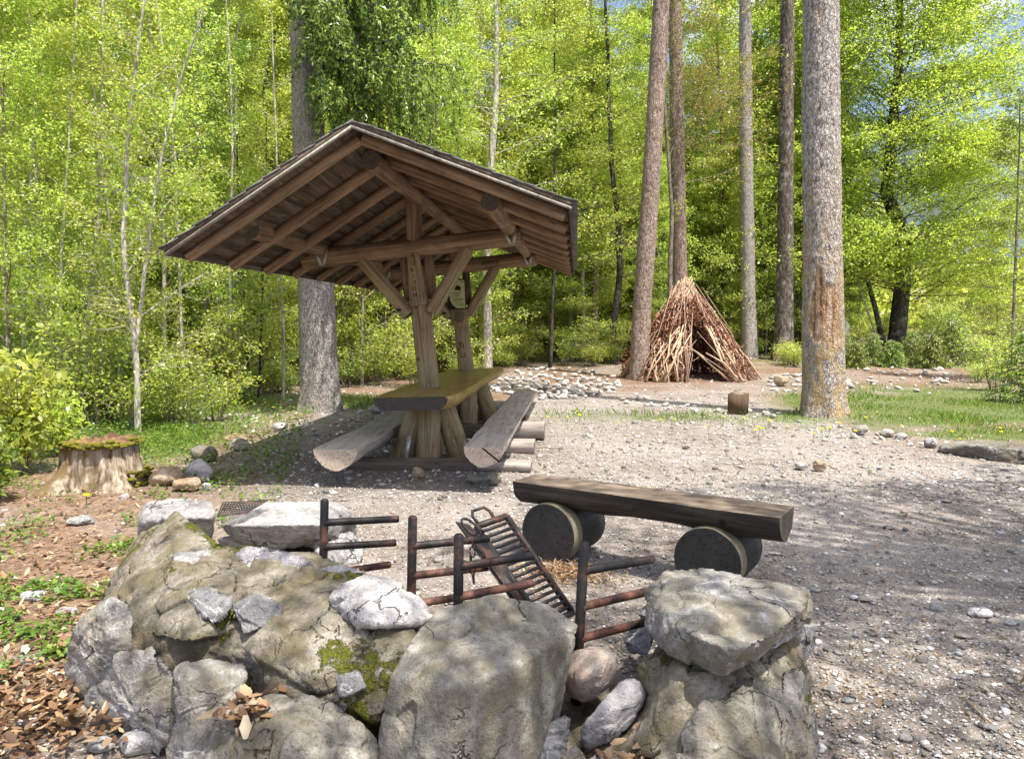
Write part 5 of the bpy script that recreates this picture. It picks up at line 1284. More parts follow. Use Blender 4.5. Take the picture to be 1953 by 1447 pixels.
t1, top1 = big_trunk('spruce_tree', [(612, 787), (606, 620), (598, 430), (588, 250), (581, 0)], 13.2, [76, 68, 62, 58, 52], M['bark_spruce'], 'thick grey-barked spruce trunk rising behind the left roof slope', 24, 3, 0.22, amp=0.022)
t6, top6 = big_trunk('spruce_tree', [(1572, 796), (1570, 650), (1569, 480), (1566, 250), (1566, 0)], 12.6, [78, 76, 70, 66, 62], M['bark_resin'], 'thickest tree at right, bare orange wood showing through its resin-streaked bark', 24, 9, 0.30, (0.95, 2.9, 4.55, 0.85), amp=0.022)
t2, top2 = big_trunk('pine_tree', [(1218, 712), (1226, 560), (1240, 380), (1252, 180), (1262, 0)], 20.6, [36, 35, 34, 32, 30], M['bark_pine'], 'slanting reddish-grey pine trunk at the left edge of the stick tipi', 23, 5, 0.1, n=40)
t3, top3 = big_trunk('spruce_tree', [(1302, 700), (1297, 560), (1294, 380), (1290, 180), (1287, 0)], 25.0, [30, 29, 27, 25, 23], M['bark_pine'], 'brown trunk standing straight behind the tip of the stick tipi', 24, 6, 0.2, n=36)
t4, top4 = big_trunk('spruce_tree', [(1430, 682), (1427, 560), (1424, 380), (1422, 180), (1421, 0)], 27.5, [30, 27, 25, 23, 21], M['bark_spruce'], 'slim straight grey trunk right behind the stick tipi', 24, 7, 0.2, n=36)
t5, top5 = big_trunk('spruce_tree', [(1494, 687), (1496, 560), (1498, 380), (1500, 180), (1502, 0)], 27.0, [38, 31, 28, 26, 24], M['bark_dark'], 'dark trunk with pale lichen patches between the slim grey one and the resin-streaked one', 24, 8, 0.5, n=36)

# high crowns of the tall conifers (mostly above the picture)
def conifer_crown(seed, z0, z1, rad, n_br, shoots, size, droop=0.5, hang=0.5):
    rr = random.Random(seed); rn = np.random.default_rng(seed); g = Geo(); LP = []; LD = []
    for i in range(n_br):
        u = (i + rr.random()) / n_br; z = z0 + (z1 - z0) * u; L = rad * (1 - u) ** 0.8 * rr.uniform(.7, 1.1) + 0.2; a = i * 2.4 + rr.uniform(-.3, .3)
        d = np.array([math.cos(a), math.sin(a), 0]); q = np.array([[0, 0, z] + d * 0.02, [0, 0, z + 0.05 * L] + d * L * .4, [0, 0, z - droop * L * .3] + d * L * .75, [0, 0, z - droop * L * .35] + d * L])
        v, f3, f4 = tube(q, [0.02 + 0.008 * L, 0.014 + 0.004 * L, .01, .005], 4); g.add2(v, f3, f4)
        n = int(shoots * L / rad) + 5; w = 0.12 + 0.88 * rn.random(n); c = np.array([path_at(q, t) for t in w]); sd = np.array([-d[1], d[0], 0])
        lat = rn.normal(0, 1, n) * 0.22 * L * (1.05 - w) ; hg = rn.random(n) ** 1.4 * hang * L * 0.45
        LP.append(c + sd * lat[:, None] + np.stack([0 * hg, 0 * hg, -hg - np.abs(lat) * .3], 1)); LD.append(d[None] * 0.5 + sd[None] * np.sign(lat)[:, None] * .5 + np.array([[0, 0, -0.9]]))
    LP = np.concatenate(LP); LD = np.concatenate(LD)
    v, f = leaf_quads(LP, rn.uniform(size * .6, size * 1.3, len(LP)), rn, 0.3, 0.5, 0.26, LD, 0.3)
    return g, v, f
g, v, f = conifer_crown(71, 0, 9, 2.2, 44, 60, 0.20); CCm = (g.mesh('boughs', True), mesh_np('crown', v, f))
for e, top, z in ((t1, top1, 15), (t2, top2, 14), (t3, top3, 14), (t4, top4, 15), (t5, top5, 14.5), (t6, top6, 16)):
    o = obj('crown', CCm[1], M['needle'], e); w_ = z / top.z; o.location = (0, 0, z)
    o.location.x = (top.x - e.location.x) * w_; o.rotation_euler.z = R.uniform(0, 6)
    ob = obj('boughs', CCm[0], M['bark_dark'], e, o.location, o.rotation_euler)

# hanging spruce bough in front of the big left trunk
rn = np.random.default_rng(5); rr = random.Random(5); g = Geo(); LP = []; LD = []; TI = []
B0 = t1.location.copy()
for i in range(92):
    zs_ = rr.uniform(5.15, 10.5); a = rr.uniform(-1.25, 0.45); L = rr.uniform(1.3, 2.75) * (1.0 if zs_ > 5.9 else 0.8)
    x0 = (PY(585, 100, 13.2).x - B0.x)
    d = np.array([math.cos(a), math.sin(a), 0])
    q = np.array([np.array([x0, 0, zs_]), np.array([x0, 0, zs_ - .1]) + d * L * .4, np.array([x0, 0, zs_ - .45]) + d * L * .75, np.array([x0, 0, zs_ - .55]) + d * L])
    v, f3, f4 = tube(q, [.022, .016, .011, .006], 5); g.add2(v, f3, f4); sd = np.array([-d[1], d[0], 0])
    for j in range(15):                       # drooping branchlets
        w = 0.18 + 0.82 * (j + rr.random()) / 15; c = path_at(q, w); sg = 1 if j % 2 else -1; hl = rr.uniform(.25, .85)
        e_ = c + sd * sg * rr.uniform(.05, .38) + d * rr.uniform(0, .15) + np.array([0, 0, -hl]); md = c * .5 + e_ * .5 + np.array([0, 0, .06]) + sd * sg * .06
        v, f3, f4 = tube(np.array([c, md, e_]), [.006, .004, .002], 3); g.add2(v, f3, f4)
        n = int(22 + hl * 44); t = rn.random(n); p = np.where(t[:, None] < .5, c + (md - c) * t[:, None] * 2, md + (e_ - md) * (t[:, None] - .5) * 2) + rn.normal(0, .022, (n, 3))
        LP.append(p); LD.append(np.repeat(((e_ - c) / np.linalg.norm(e_ - c))[None], n, 0) * 0.8 + sd[None] * rn.choice([-1, 1], n)[:, None] * .7)
LP = np.concatenate(LP); LD = np.concatenate(LD)
v, f = leaf_quads(LP, rn.uniform(.055, .11, len(LP)), rn, 0.25, 0.6, 0.36, LD, 0.35)
obj('hanging_crown', mesh_np('hanging_crown', v, f), M['needle_bough'], t1); obj('hanging_boughs', g.mesh('hanging_boughs', True), M['bark_dark'], t1)

# saplings placed one by one: (name, [(px,py)..foot up], Y, foot width px, top z, options, bark, leaf, label)
def hand(name, pts, Y, w, toph, bark, leaf, label, seed, cat='tree', **kw):
    c = [PY(x, y, Y) for x, y in pts]; base = Vector((c[0].x, Y, tz(c[0].x, Y) - 0.03))
    c[0] = base.copy()
    d = (c[-1] - c[-2]).normalized()
    if toph > c[-1].z: c.append(c[-1] + d * ((toph - c[-1].z) / max(d.z, .3)))
    path = [tuple(q - base) for q in c]
    r0 = w * Y / FOC / 2
    args = dict(n_limb=32, h0=0.10, limb=1.8, limb_top=0.7, elev=(28, 60), nsub=10, leaves=64, lsize=0.050, spread=0.11, curve=0.1); args.update(kw)
    return tree(name, base, gen_tree(path, r0, max(0.012, r0 * 0.3), seed, **args), M[bark], M[leaf], label, cat)
hand('young_tree', [(165, 800), (163, 690), (185, 420), (190, 200), (195, 0)], 12.6, 13, 9.5, 'bark_grey', 'leaf_lime', 'slender pale sapling, thickest of the grey stems at left', 201, n_limb=34)
hand('young_tree', [(313, 780), (313, 640), (310, 370), (285, 150), (278, 0)], 13.2, 10, 9.0, 'bark_grey', 'leaf_lime', 'slender pale sapling just left of the roof, with a kink at mid height', 202, n_limb=34)
hand('young_tree', [(82, 800), (80, 640), (75, 400), (62, 170), (50, 0)], 12.0, 10, 9.0, 'bark_grey', 'leaf_lime', 'slender sapling leaning to the left near the left picture edge', 203, n_limb=34)
hand('young_tree', [(263, 818), (256, 680), (235, 470), (243, 250), (262, 60)], 10.6, 13, 6.8, 'bark_grey', 'leaf_lime', 'forked grey sapling growing directly behind the tree stump', 204, n_limb=26, limb=1.3, leaves=20)
f2 = gen_tree([tuple(PY(x, y, 10.6) - PY(263, 818, 10.6)) for x, y in ((257, 670), (275, 480), (300, 300), (345, 120), (390, 0))], 0.03, 0.01, 205, n_limb=20, limb=1.1, elev=(30, 60), leaves=22, lsize=0.058, spread=0.11, h0=0.25)
_tp = bpy.data.objects['young_tree.003']; obj('fork_stem', f2[0], M['bark_grey'], _tp); obj('fork_crown', f2[1], M['leaf_lime'], _tp)
hand('young_tree', [(492, 735), (497, 620), (503, 500), (505, 380)], 15.5, 6, 5.5, 'bark_beech', 'leaf_lime', 'thin dark sapling stem under the left eave, right of a pair', 206, leaves=18, limb=1.2)
hand('young_tree', [(477, 730), (468, 620), (462, 500), (455, 380)], 15.8, 6, 5.5, 'bark_beech', 'leaf_lime', 'thin dark sapling stem under the left eave, left of a pair', 207, leaves=18, limb=1.2)
hand('young_tree', [(20, 790), (15, 500), (5, 200), (-10, 0)], 11.5, 9, 8.0, 'bark_mid', 'leaf_lime', 'leafy sapling cut by the left edge of the picture', 208, n_limb=34)
hand('young_tree', [(400, 770), (395, 560), (380, 350), (385, 100), (395, 0)], 16.0, 9, 10, 'bark_mid', 'leaf_mid', 'sapling with mid green leaves above the left eave', 209, n_limb=34, lsize=0.06)
hand('young_tree', [(450, 760), (448, 560), (452, 350), (450, 100), (470, 0)], 17.5, 9, 11, 'bark_grey', 'leaf_lime', 'slim tree between the left eave and the big spruce trunk', 210, n_limb=38, lsize=0.065)
hand('young_tree', [(930, 706), (932, 620), (928, 540), (940, 300), (948, 120), (945, 0)], 21.5, 20, 13, 'bark_grey', 'leaf_lime', 'grey trunk with white lichen spots rising behind the far table end', 211, n_limb=34, limb=3.0, limb_top=1.5, lsize=0.08, spread=0.16, leaves=26, h0=0.30, elev=(5, 40))
hand('young_tree', [(1135, 688), (1134, 600), (1133, 540), (1128, 300), (1125, 0)], 27, 14, 14, 'bark_pine', 'leaf_lime', 'pale pinkish trunk midway between shelter and leaning pine', 212, n_limb=32, limb=3.0, lsize=0.09, spread=0.2, leaves=26, h0=0.32, elev=(0, 35))
hand('young_tree', [(1174, 692), (1170, 620), (1182, 520), (1178, 420), (1165, 300), (1150, 0)], 25.5, 15, 13, 'bark_beech', 'leaf_lime', 'crooked dark beech stem just left of the leaning pine', 213, n_limb=32, limb=3.2, lsize=0.09, spread=0.2, leaves=26, h0=0.22, elev=(-5, 30))
hand('young_tree', [(1049, 690), (1050, 600), (1055, 500), (1052, 250), (1050, 0)], 24, 8, 12, 'bark_beech', 'leaf_lime', 'thin dark stem right of the roof edge', 214, n_limb=40, limb=2.8, lsize=0.085, spread=0.18, leaves=32, h0=0.26, elev=(0, 35))
hand('young_tree', [(1390, 690), (1390, 620), (1378, 480), (1380, 350), (1372, 100)], 30, 13, 13, 'bark_beech', 'leaf_lime', 'thin dark forest tree between the two pines behind the tipi', 215, n_limb=40, limb=3.0, lsize=0.1, spread=0.2, leaves=30, h0=0.25, elev=(0, 35))
hand('young_tree', [(1274, 690), (1276, 560), (1278, 400), (1270, 260), (1262, 120)], 23.5, 11, 12, 'bark_mid', 'leaf_olive', 'pale stem with reddish opening buds just left of the tipi tip', 216, n_limb=40, limb=4.2, limb_top=2.2, lsize=0.06, spread=0.17, leaves=34, h0=0.45, elev=(10, 55), az=(-1.0, 1.0), limb_r=0.10)
hand('young_tree', [(870, 700), (860, 560), (840, 300), (830, 100)], 22, 9, 12, 'bark_mid', 'leaf_lime', 'slim tree hidden behind the shelter posts', 217, n_limb=40, limb=2.6, lsize=0.085, spread=0.18, leaves=32, h0=0.2, elev=(0, 35))
hand('young_tree', [(690, 740), (688, 600), (700, 400), (690, 200)], 18.5, 8, 10, 'bark_mid', 'leaf_lime', 'slim tree between the big spruce and the near shelter post', 218, n_limb=34, limb=1.9, lsize=0.07, spread=0.14, leaves=26, h0=0.12, elev=(10, 45))
for i, (pts, Y, w) in enumerate([([(108, 800), (118, 560), (128, 300), (150, 0)], 11.8, 7), ([(228, 800), (222, 560), (196, 300), (160, 60)], 12.4, 6), ([(352, 795), (345, 560), (335, 300), (300, 0)], 12.8, 7), ([(428, 780), (436, 560), (440, 300), (425, 0)], 14.4, 7), ([(40, 800), (48, 500), (70, 200), (95, 0)], 13.4, 8), ([(540, 775), (536, 600), (530, 420)], 15.2, 6)]):
    hand('young_tree', pts, Y, w, 7.5, 'bark_grey', 'leaf_lime', 'thin pale leaning sapling stem, ' + ['left of the thickest pale sapling', 'leaning left between the two tallest pale saplings', 'left of the eave, leaning left at its top', 'between the left eave and the wood edge', 'second stem from the left picture edge', 'closest to the big spruce trunk'][i], 230 + i, n_limb=18, limb=1.1, limb_top=.5, leaves=30, nsub=7)
# big beech at right
BY = 31.0
bmain = gen_tree([tuple(PY(x, y, BY) - PY(1706, 668, BY)) for x, y in ((1706, 668), (1716, 590), (1722, 510), (1718, 420), (1690, 370), (1700, 250), (1715, 100), (1725, -150))], 0.36, 0.07, 301, n_limb=170, h0=0.11, limb=6.6, limb_top=4.4, elev=(0, 45), nsub=15, leaves=105, lsize=0.098, spread=0.42, sub_len=0.46, up=0.5, curve=0.16, sides=12, limb_r=0.2, vz=.28, s0=.26)
tree('beech_tree', PY(1706, 672, BY), bmain, M['bark_beech'], M['leaf_beech'], 'large dark-stemmed beech with bright lime crown filling the right side')
hand('young_tree', [(1690, 668), (1672, 590), (1655, 540), (1625, 400), (1605, 250)], 30.2, 12, 9, 'bark_beech', 'leaf_lime', 'slanting dark stem growing left out of the beech foot', 302, n_limb=30, limb=2.4, lsize=0.1, spread=0.2, leaves=30, h0=0.3, elev=(0, 35))
hand('young_tree', [(1684, 670), (1655, 590), (1625, 500)], 29.4, 5, 5.5, 'bark_grey', 'leaf_lime', 'thin pale slanting sapling left of the beech foot', 303, n_limb=12, limb=1.0, lsize=0.09, spread=0.15, leaves=16, h0=0.55)
hand('young_tree', [(1930, 700), (1935, 560), (1940, 400)], 20, 7, 7.5, 'bark_mid', 'leaf_mid', 'feathery young larch at the right picture edge', 304, n_limb=44, limb=1.5, limb_top=0.4, lsize=0.06, spread=0.12, leaves=30, h0=0.12, elev=(-5, 25))
hand('young_tree', [(1515, 690), (1520, 560), (1530, 350)], 29.5, 7, 8, 'bark_beech', 'leaf_lime', 'low-branched young beech showing between the lichen trunk and the resin-streaked trunk', 305, n_limb=40, limb=3.4, lsize=0.1, spread=0.2, leaves=30, h0=0.25, elev=(0, 30))

# shared background trees
def std(seed, h, r0, **kw):
    rr = random.Random(seed); kw['leaves'] = int(kw['leaves'] * 2.5); kw['lsize'] *= .9; kw['nsub'] = 9; return gen_tree([(0, 0, 0), (rr.gauss(0, .15), rr.gauss(0, .15), h * .35), (rr.gauss(0, .3), rr.gauss(0, .3), h * .7), (rr.gauss(0, .4), rr.gauss(0, .4), h)], r0, 0.03, seed, **kw)
BV = [std(401, 13, 0.10, n_limb=56, h0=0.05, limb=2.9, limb_top=1.2, elev=(0, 38), leaves=34, lsize=0.10, spread=0.2),
      std(402, 15, 0.13, n_limb=58, h0=0.14, limb=3.3, limb_top=1.3, elev=(-5, 30), leaves=36, lsize=0.10, spread=0.22),
      std(403, 11, 0.07, n_limb=52, h0=0.03, limb=2.3, limb_top=0.9, elev=(10, 50), leaves=32, lsize=0.09, spread=0.18),
      std(404, 18, 0.16, n_limb=64, h0=0.25, limb=3.6, limb_top=1.5, elev=(0, 35), leaves=36, lsize=0.12, spread=0.24)]
def spruce_std(seed, h, rad):
    g, v, f = conifer_crown(seed, h * 0.12, h, rad, 110, 170, 0.30, 0.5, 0.6)
    tv, f3, f4 = tube([(0, 0, 0), (0, 0, h * .5), (0, 0, h)], [0.24, 0.15, 0.03], 10); g.add2(tv, f3, f4)
    return g.mesh('trunk', True), mesh_np('crown', v, f)
SV = [spruce_std(411, 22, 3.0), spruce_std(412, 19, 2.5)]
BARKS = ['bark_grey', 'bark_mid', 'bark_beech', 'bark_mid']
for mi_, ms in enumerate(BV): ms[0].materials.append(M[BARKS[mi_]]); ms[1].materials.append(M['leaf_lime'])
for ms in SV: ms[0].materials.append(M['bark_dark']); ms[1].materials.append(M['needle'])
def ground_at(px, Y): p = PY(px, 600, Y); return Vector((p.x, Y, tz(p.x, Y) - 0.05))
rr = random.Random(77)
def put(px, Y, ms, s, label, group, name='forest_tree'):
    return tree(name, ground_at(px, Y), ms, None, None, label, 'tree', group, s, rr.uniform(0, 6.3))
LB = 'slim broadleaf forest tree in fresh spring leaf, one of many in the wood behind'
GBF = 'broadleaf trees of the background wood'
OP = std(421, 6.5, 0.045, n_limb=40, h0=0.10, limb=2.3, limb_top=0.8, elev=(0, 40), leaves=13, lsize=0.078, spread=0.15, up=0.45)
OP[0].materials.append(M['bark_mid']); OP[1].materials.append(M['leaf_lime'])
for i, (px, Y, s) in enumerate([(665, 19.5, .9), (725, 20.5, 1), (785, 21, .9), (880, 21.5, 1), (975, 27.5, 1.1), (1025, 28.6, 1.1), (1095, 28.2, 1.15), (1160, 29.2, 1.1), (1345, 29.0, 1.1), (1395, 30, 1.1), (1462, 29.5, 1.1), (1530, 30.2, 1.1), (1250, 28.5, 1.1), (1320, 31.5, 1.4), (1450, 32, 1.4), (1060, 31.5, 1.4)]):
    put(px, Y, OP, s, 'small open-crowned young beech at the sunny edge of the wood', 'young beeches at the wood edge')
# left wing, nearer
for px, Y, k_, s in [(-60, 14.5, 2, .75), (120, 16.5, 2, .8), (230, 18, 0, .75), (350, 19.5, 2, .85), (540, 20, 2, .85), (30, 19, 0, .8), (640, 24, 0, .9), (450, 24, 1, .9), (740, 25, 2, .9), (180, 23, 1, .85), (300, 27, 0, 1), (-90, 20, 1, .8), (540, 28, 1, 1.0)]:
    put(px, Y, BV[k_], s, LB, GBF)
# centre
for px, Y, k_, s in [(800, 27, 2, .95), (900, 28, 0, 1), (1000, 29, 2, 1), (1090, 31, 1, 1), (1200, 32, 0, 1), (1330, 31, 2, 1), (1470, 33, 0, .95), (960, 35, 3, 1), (1060, 40, 1, 1.1), (1240, 38, 3, 1.0), (1380, 40, 1, 1.05), (1540, 38, 2, 1.0)]:
    put(px, Y, BV[k_], s, LB, GBF)
for i in range(22):
    px = 640 + i * 44 + rr.uniform(-15, 15); put(px, rr.uniform(26.5, 31.5) if px > 930 else rr.uniform(22, 27), BV[rr.choice([0, 2, 2])], rr.uniform(.55, .95), LB, GBF)
for i in range(12):
    put(rr.uniform(-80, 560), rr.uniform(17.5, 24), BV[2], rr.uniform(.6, .9), LB, GBF)
for i in range(44):
    Y = rr.uniform(33, 68); px = rr.uniform(-150, 1560)
    put(px, Y, BV[rr.randrange(4)], rr.uniform(.85, 1.25), LB, GBF)
ORD_ = ['leftmost', 'second from the left', 'third from the left', 'fourth from the left', 'fourth from the right', 'third from the right', 'second from the right', 'rightmost']
for i, (px, Y, s) in enumerate([(1600, 60, .7), (1640, 45, .55), (1700, 52, .6), (1790, 48, .5), (1850, 56, .5), (1900, 44, .55), (1975, 60, .6), (2010, 40, .6)]):
    put(px, Y, BV[2], s, 'low young tree on the slope beyond the big beech, ' + ORD_[i] + ' of eight', 'young trees beyond the beech')
LS = 'tall dark spruce standing among the broadleaf trees of the wood behind'; GS = 'spruces of the background wood'
for px, Y, k_, s in [(505, 30, 0, 1), (320, 38, 1, 1), (760, 36, 0, 1), (860, 44, 1, 1.1), (1010, 48, 0, 1.05), (1465, 40, 0, 1), (1180, 58, 0, .9), (1530, 50, 0, .9)]:
    put(px, Y, SV[k_], s, LS, GS, 'spruce_tree')
# far-off wood that reads as one mass
n = 70000; Yv = RN.uniform(66, 120, n); pxv = RN.uniform(-700, 1700, n); X = (pxv - W0 / 2) / FOC * Yv
Z = terrain(X, Yv) + RN.random(n) ** 0.8 * (13 + 4 * np.sin(X * 0.31) + 3 * np.sin(X * .9 + Yv))
n2 = 26000; Y2_ = RN.uniform(44, 110, n2); X2_ = (RN.uniform(1560, 2700, n2) - W0 / 2) / FOC * Y2_; Z2_ = terrain(X2_, Y2_) + RN.random(n2) * (2.4 + 1.4 * np.sin(X2_ * .5) + .04 * Y2_)
X = np.concatenate([X, X2_]); Yv = np.concatenate([Yv, Y2_]); Z = np.concatenate([Z, Z2_]); n += n2
v, f = leaf_quads(np.stack([X, Yv, Z], 1), RN.uniform(.3, .8, n), RN, 0.4, 0.3, 0.6)
tag(obj('far_wood', mesh_np('far_wood', v, f), M['leaf_lime']), 'far wood closing the view between the trees', 'wood', kind='stuff')

# shrubs of the understorey
def bush(seed, h, rad, n_stem, leaves, lsize, spread=0.09):
    rr = random.Random(seed); rn = np.random.default_rng(seed); g = Geo(); LP = []
    for i in range(n_stem):
        a = rr.uniform(0, 6.28); top = np.array([math.cos(a) * rad * rr.random() ** .6, math.sin(a) * rad * rr.random() ** .6, h * rr.uniform(.5, 1)])
        q = np.array([[math.cos(a) * .05, math.sin(a) * .05, -0.03], top * np.array([.35, .35, .5]), top]); v, f3, f4 = tube(q, [.009, .006, .003], 4); g.add2(v, f3, f4)
        for j in range(6):
            t = rr.uniform(.25, 1); c = path_at(q, t); d = np.array([rr.gauss(0, 1), rr.gauss(0, 1), rr.uniform(0, .8)]); d /= np.linalg.norm(d); e = c + d * rad * .42
            v, f3, f4 = tube(np.array([c, e]), [.004, .002], 3); g.add2(v, f3, f4); w = rn.random(leaves); LP.append(c + (e - c) * w[:, None] + rn.normal(0, spread, (leaves, 3)) * np.array([1, 1, .6]))
    LP = np.concatenate(LP); LP[:, 2] = np.clip(LP[:, 2], .02, None)
    v, f = leaf_quads(LP, rn.uniform(lsize * .6, lsize * 1.3, len(LP)), rn, .55, .3, .6)
    return g.mesh('stems', True), mesh_np('foliage', v, f)
def put_bush(px, py, ms, s, leaf, label, group=None, name='bush', Y=None):
    p = PZ(px, py, 0) if Y is None else PY(px, 600, Y)
    e = empty(name, (p.x, p.y, tz(p.x, p.y)), (0, 0, R.uniform(0, 6))); e.scale = (s, s, s * R.uniform(.8, 1.15))
    obj('stems', ms[0], M['bark_mid'], e); obj('foliage', ms[1], M[leaf], e); tag(e, label, 'bush', group); return e
SHR = [bush(501, 1.1, .7, 12, 15, .055), bush(502, 1.7, .8, 12, 17, .06), bush(503, .7, .6, 12, 14, .05)]
for m_ in SHR: m_[0].materials.append(M['bark_mid']); m_[1].materials.append(M['leaf_mid'])
SHL = [(a.copy(), b.copy()) for a, b in SHR]
for m_ in SHL: m_[1].materials.clear(); m_[1].materials.append(M['leaf_lime'])
LU = 'low leafy bush of the undergrowth at the wood edge'; GU = 'undergrowth bushes along the wood edge'
for i in range(95):
    z_ = rr.random()
    if i < 45: px = rr.uniform(-40, 560); Y = rr.uniform(10.8, 18) if px < 430 else rr.uniform(15, 20)
    elif i < 62: px = rr.uniform(640, 910); Y = rr.uniform(17, 22)
    elif i < 82: px = rr.uniform(930, 1600); Y = rr.uniform(27.5, 33)
    else: px = rr.uniform(1620, 1960); Y = rr.uniform(26, 40)
    ms = (SHL if rr.random() < .6 else SHR)[rr.randrange(3)]
    put_bush(px, 0, ms, rr.uniform(.75, 1.3) * (1 + max(0, Y - 20) * .03), 'leaf_mid', LU, GU, Y=Y)
for px_, Y__ in ((1900, 17), (1940, 18.5), (1870, 19.5), (1985, 16), (1915, 21)): put_bush(px_, 0, SHL[rr.randrange(3)], rr.uniform(.8, 1.1), 'leaf_lime', LU, GU, Y=Y__)
for i in range(18):
    put_bush(rr.uniform(935, 1180) if i < 15 else rr.uniform(1500, 1535), 0, SHL[rr.randrange(3)], rr.uniform(.8, 1.2), 'leaf_lime', LU, GU, Y=rr.uniform(24.3, 26.5))
put_bush(40, 905, bush(511, 1.15, .5, 13, 22, .085, .08), 1.0, 'leaf_lime', 'bright large-leaved shrub left of the tree stump')
put_bush(115, 870, bush(513, .9, .4, 10, 16, .075, .08), 1.0, 'leaf_lime', 'yellowish green shrub directly behind the stump')
put_bush(-25, 960, bush(514, .8, .35, 9, 16, .08, .08), 1.0, 'leaf_mid', 'green shrub cut by the left edge below the bright one')
put_bush(345, 800, bush(512, .9, .5, 10, 15, .075, .08), 1.0, 'leaf_lime', 'young maple shrub with broad leaves between stump and shelter')
put_bush(425, 775, bush(515, 1.6, .45, 9, 10, .07, .08), 1.0, 'leaf_olive', 'reddish sprouting shrub left of the shelter')
def young_spruce(seed, h):
    g, v, f = conifer_crown(seed, .05, h, h * .42, 46, 60, .10, .3, .3); tv, f3, f4 = tube([(0, 0, 0), (0, 0, h)], [.025, .005], 6); g.add2(tv, f3, f4)
    return g.mesh('trunk', True), mesh_np('crown', v, f)
YS = [young_spruce(521, 1.4), young_spruce(522, 1.0)]
for m_ in YS: m_[0].materials.append(M['bark_mid']); m_[1].materials.append(M['needle_soft'])
ORD = ['leftmost', 'second from the left', 'third from the left', 'fourth from the left', 'fourth from the right', 'third from the right', 'second from the right', 'rightmost']
for i, (px, Y, s) in enumerate([(1610, 25, .8), (1635, 24, .9), (1668, 25, .8), (1705, 24.5, .9), (1742, 25, .85), (1778, 24, 1.1), (1820, 24.5, 1.1), (1855, 25.5, .9)]):
    p = ground_at(px, Y); tree('young_spruce', p, YS[i % 2], None, None, 'knee-high young spruce in the row before the beech, ' + ORD[i] + ' of eight', 'young spruce', 'young spruces before the beech', s, R.uniform(0, 6))
tree('young_spruce', ground_at(1965, 14.6), YS[0], None, None, 'bushy young spruce at the right picture edge behind the grass', 'young spruce', None, 1.05, 1.0)
tree('young_spruce', ground_at(430, 14.5), YS[0], None, None, 'young spruce in the undergrowth left of the picnic shelter', 'young spruce', None, .9, 2.0)
tree('young_spruce', ground_at(372, 13.5), YS[1], None, None, 'smaller young spruce beside the one left of the shelter', 'young spruce', None, .9, 4.0)

# trees standing beside and behind the camera, whose crowns dapple the foreground
def overhang(name, base, crown_c, rad, seed, n_cl, per, label, leaf='leaf_lime', clump=.2):
    rn = np.random.default_rng(seed); rr = random.Random(seed); e = empty(name, base); tag(e, label, 'tree'); g = Geo(); b = np.array(base)
    cc = np.array(crown_c) - b; v, f3, f4 = tube(np.array([[0, 0, -.05], cc * np.array([.12, .12, .45]), cc * np.array([.55, .55, .85]), cc + [0, 0, 1.5]]), [.22, .16, .1, .03], 10); g.add2(v, f3, f4); LP = []
    for i in range(n_cl):
        d = rn.normal(0, 1, 3); d /= np.linalg.norm(d); p = cc + d * rn.random() ** .45 * np.array(rad)
        s = cc * np.array([.55, .55, .85]) + (p - cc) * .15; v, f3, f4 = tube(np.array([s, (s + p) / 2 + rn.normal(0, .15, 3), p]), [.035, .02, .006], 4); g.add2(v, f3, f4)
        LP.append(p + rn.normal(0, 1, (per, 3)) * np.array([clump, clump, clump * .5]))
    LP = np.concatenate(LP); v, f = leaf_quads(LP, rn.uniform(.05, .11, len(LP)), rn, .6, .3, .6); obj('trunk', g.mesh('trunk', True), M['bark_mid'], e); obj('crown', mesh_np('crown', v, f), M[leaf], e)
overhang('overhanging_tree', (7.5, 1.5, 0), (5.4, 2.2, 8.5), (3.6, 2.5, 1.0), 61, 190, 62, 'broadleaf tree standing right of the picture, its crown shading the gravel')
overhang('overhanging_tree', (3.2, -2.6, 0), (1.9, 1.0, 6.5), (2.4, 1.3, .7), 62, 52, 38, 'broadleaf tree standing behind the viewer, its crown dappling the fire pit')
overhang('overhanging_tree', (8.5, 6.0, 0), (7.0, 4.2, 8.5), (2.4, 1.8, 1.0), 63, 30, 90, 'broadleaf tree standing right of the picture beside the clearing')

# small sign and far roof
sp_ = PY(1612, 640, 26); SG = empty('wooden_sign', (sp_.x, 26, tz(sp_.x, 26))); tag(SG, 'small pointed grey-green board on a post right of the resin-streaked trunk', 'sign')
bm = bmesh.new(); q = [(-.14, 0, .55), (.16, 0, .50), (.16, 0, 1.25), (-.02, 0, 1.52), (-.14, 0, 1.0)]; vs = [bm.verts.new(c) for c in q]; fc = bm.faces.new(vs); ex = bmesh.ops.extrude_face_region(bm, geom=[fc]); bmesh.ops.translate(bm, verts=[x for x in ex['geom'] if isinstance(x, bmesh.types.BMVert)], vec=(0, .03, 0)); bmesh.ops.recalc_face_normals(bm, faces=bm.faces)
pm = bpy.data.meshes.new('board'); bm.to_mesh(pm); bm.free(); k = NT('sign_board'); obj('board', pm, k.principled((0.26, 0.29, 0.20), .8), SG)
obj('post', mesh_np('post', *box_vf((-.03, .031, -.05), (.03, .07, 1.2))), M['bark_mid'], SG)
hp_ = PY(1815, 590, 62); HS = empty('hut', (hp_.x, 62, tz(hp_.x, 62))); tag(HS, 'small hut with a dark sloping roof glimpsed through leaves at right', 'hut')
g = Geo(); g.add(*box_vf((-2, -2, 0), (2, 2, hp_.z - .3))); obj('wall', g.mesh('wall'), M['limestone_lich'], HS)
bm = bmesh.new(); z0 = hp_.z - .45; z1 = hp_.z + .7; q = [(-2.5, -2.4, z0), (2.5, -2.4, z1), (2.5, 2.4, z1), (-2.5, 2.4, z0)]
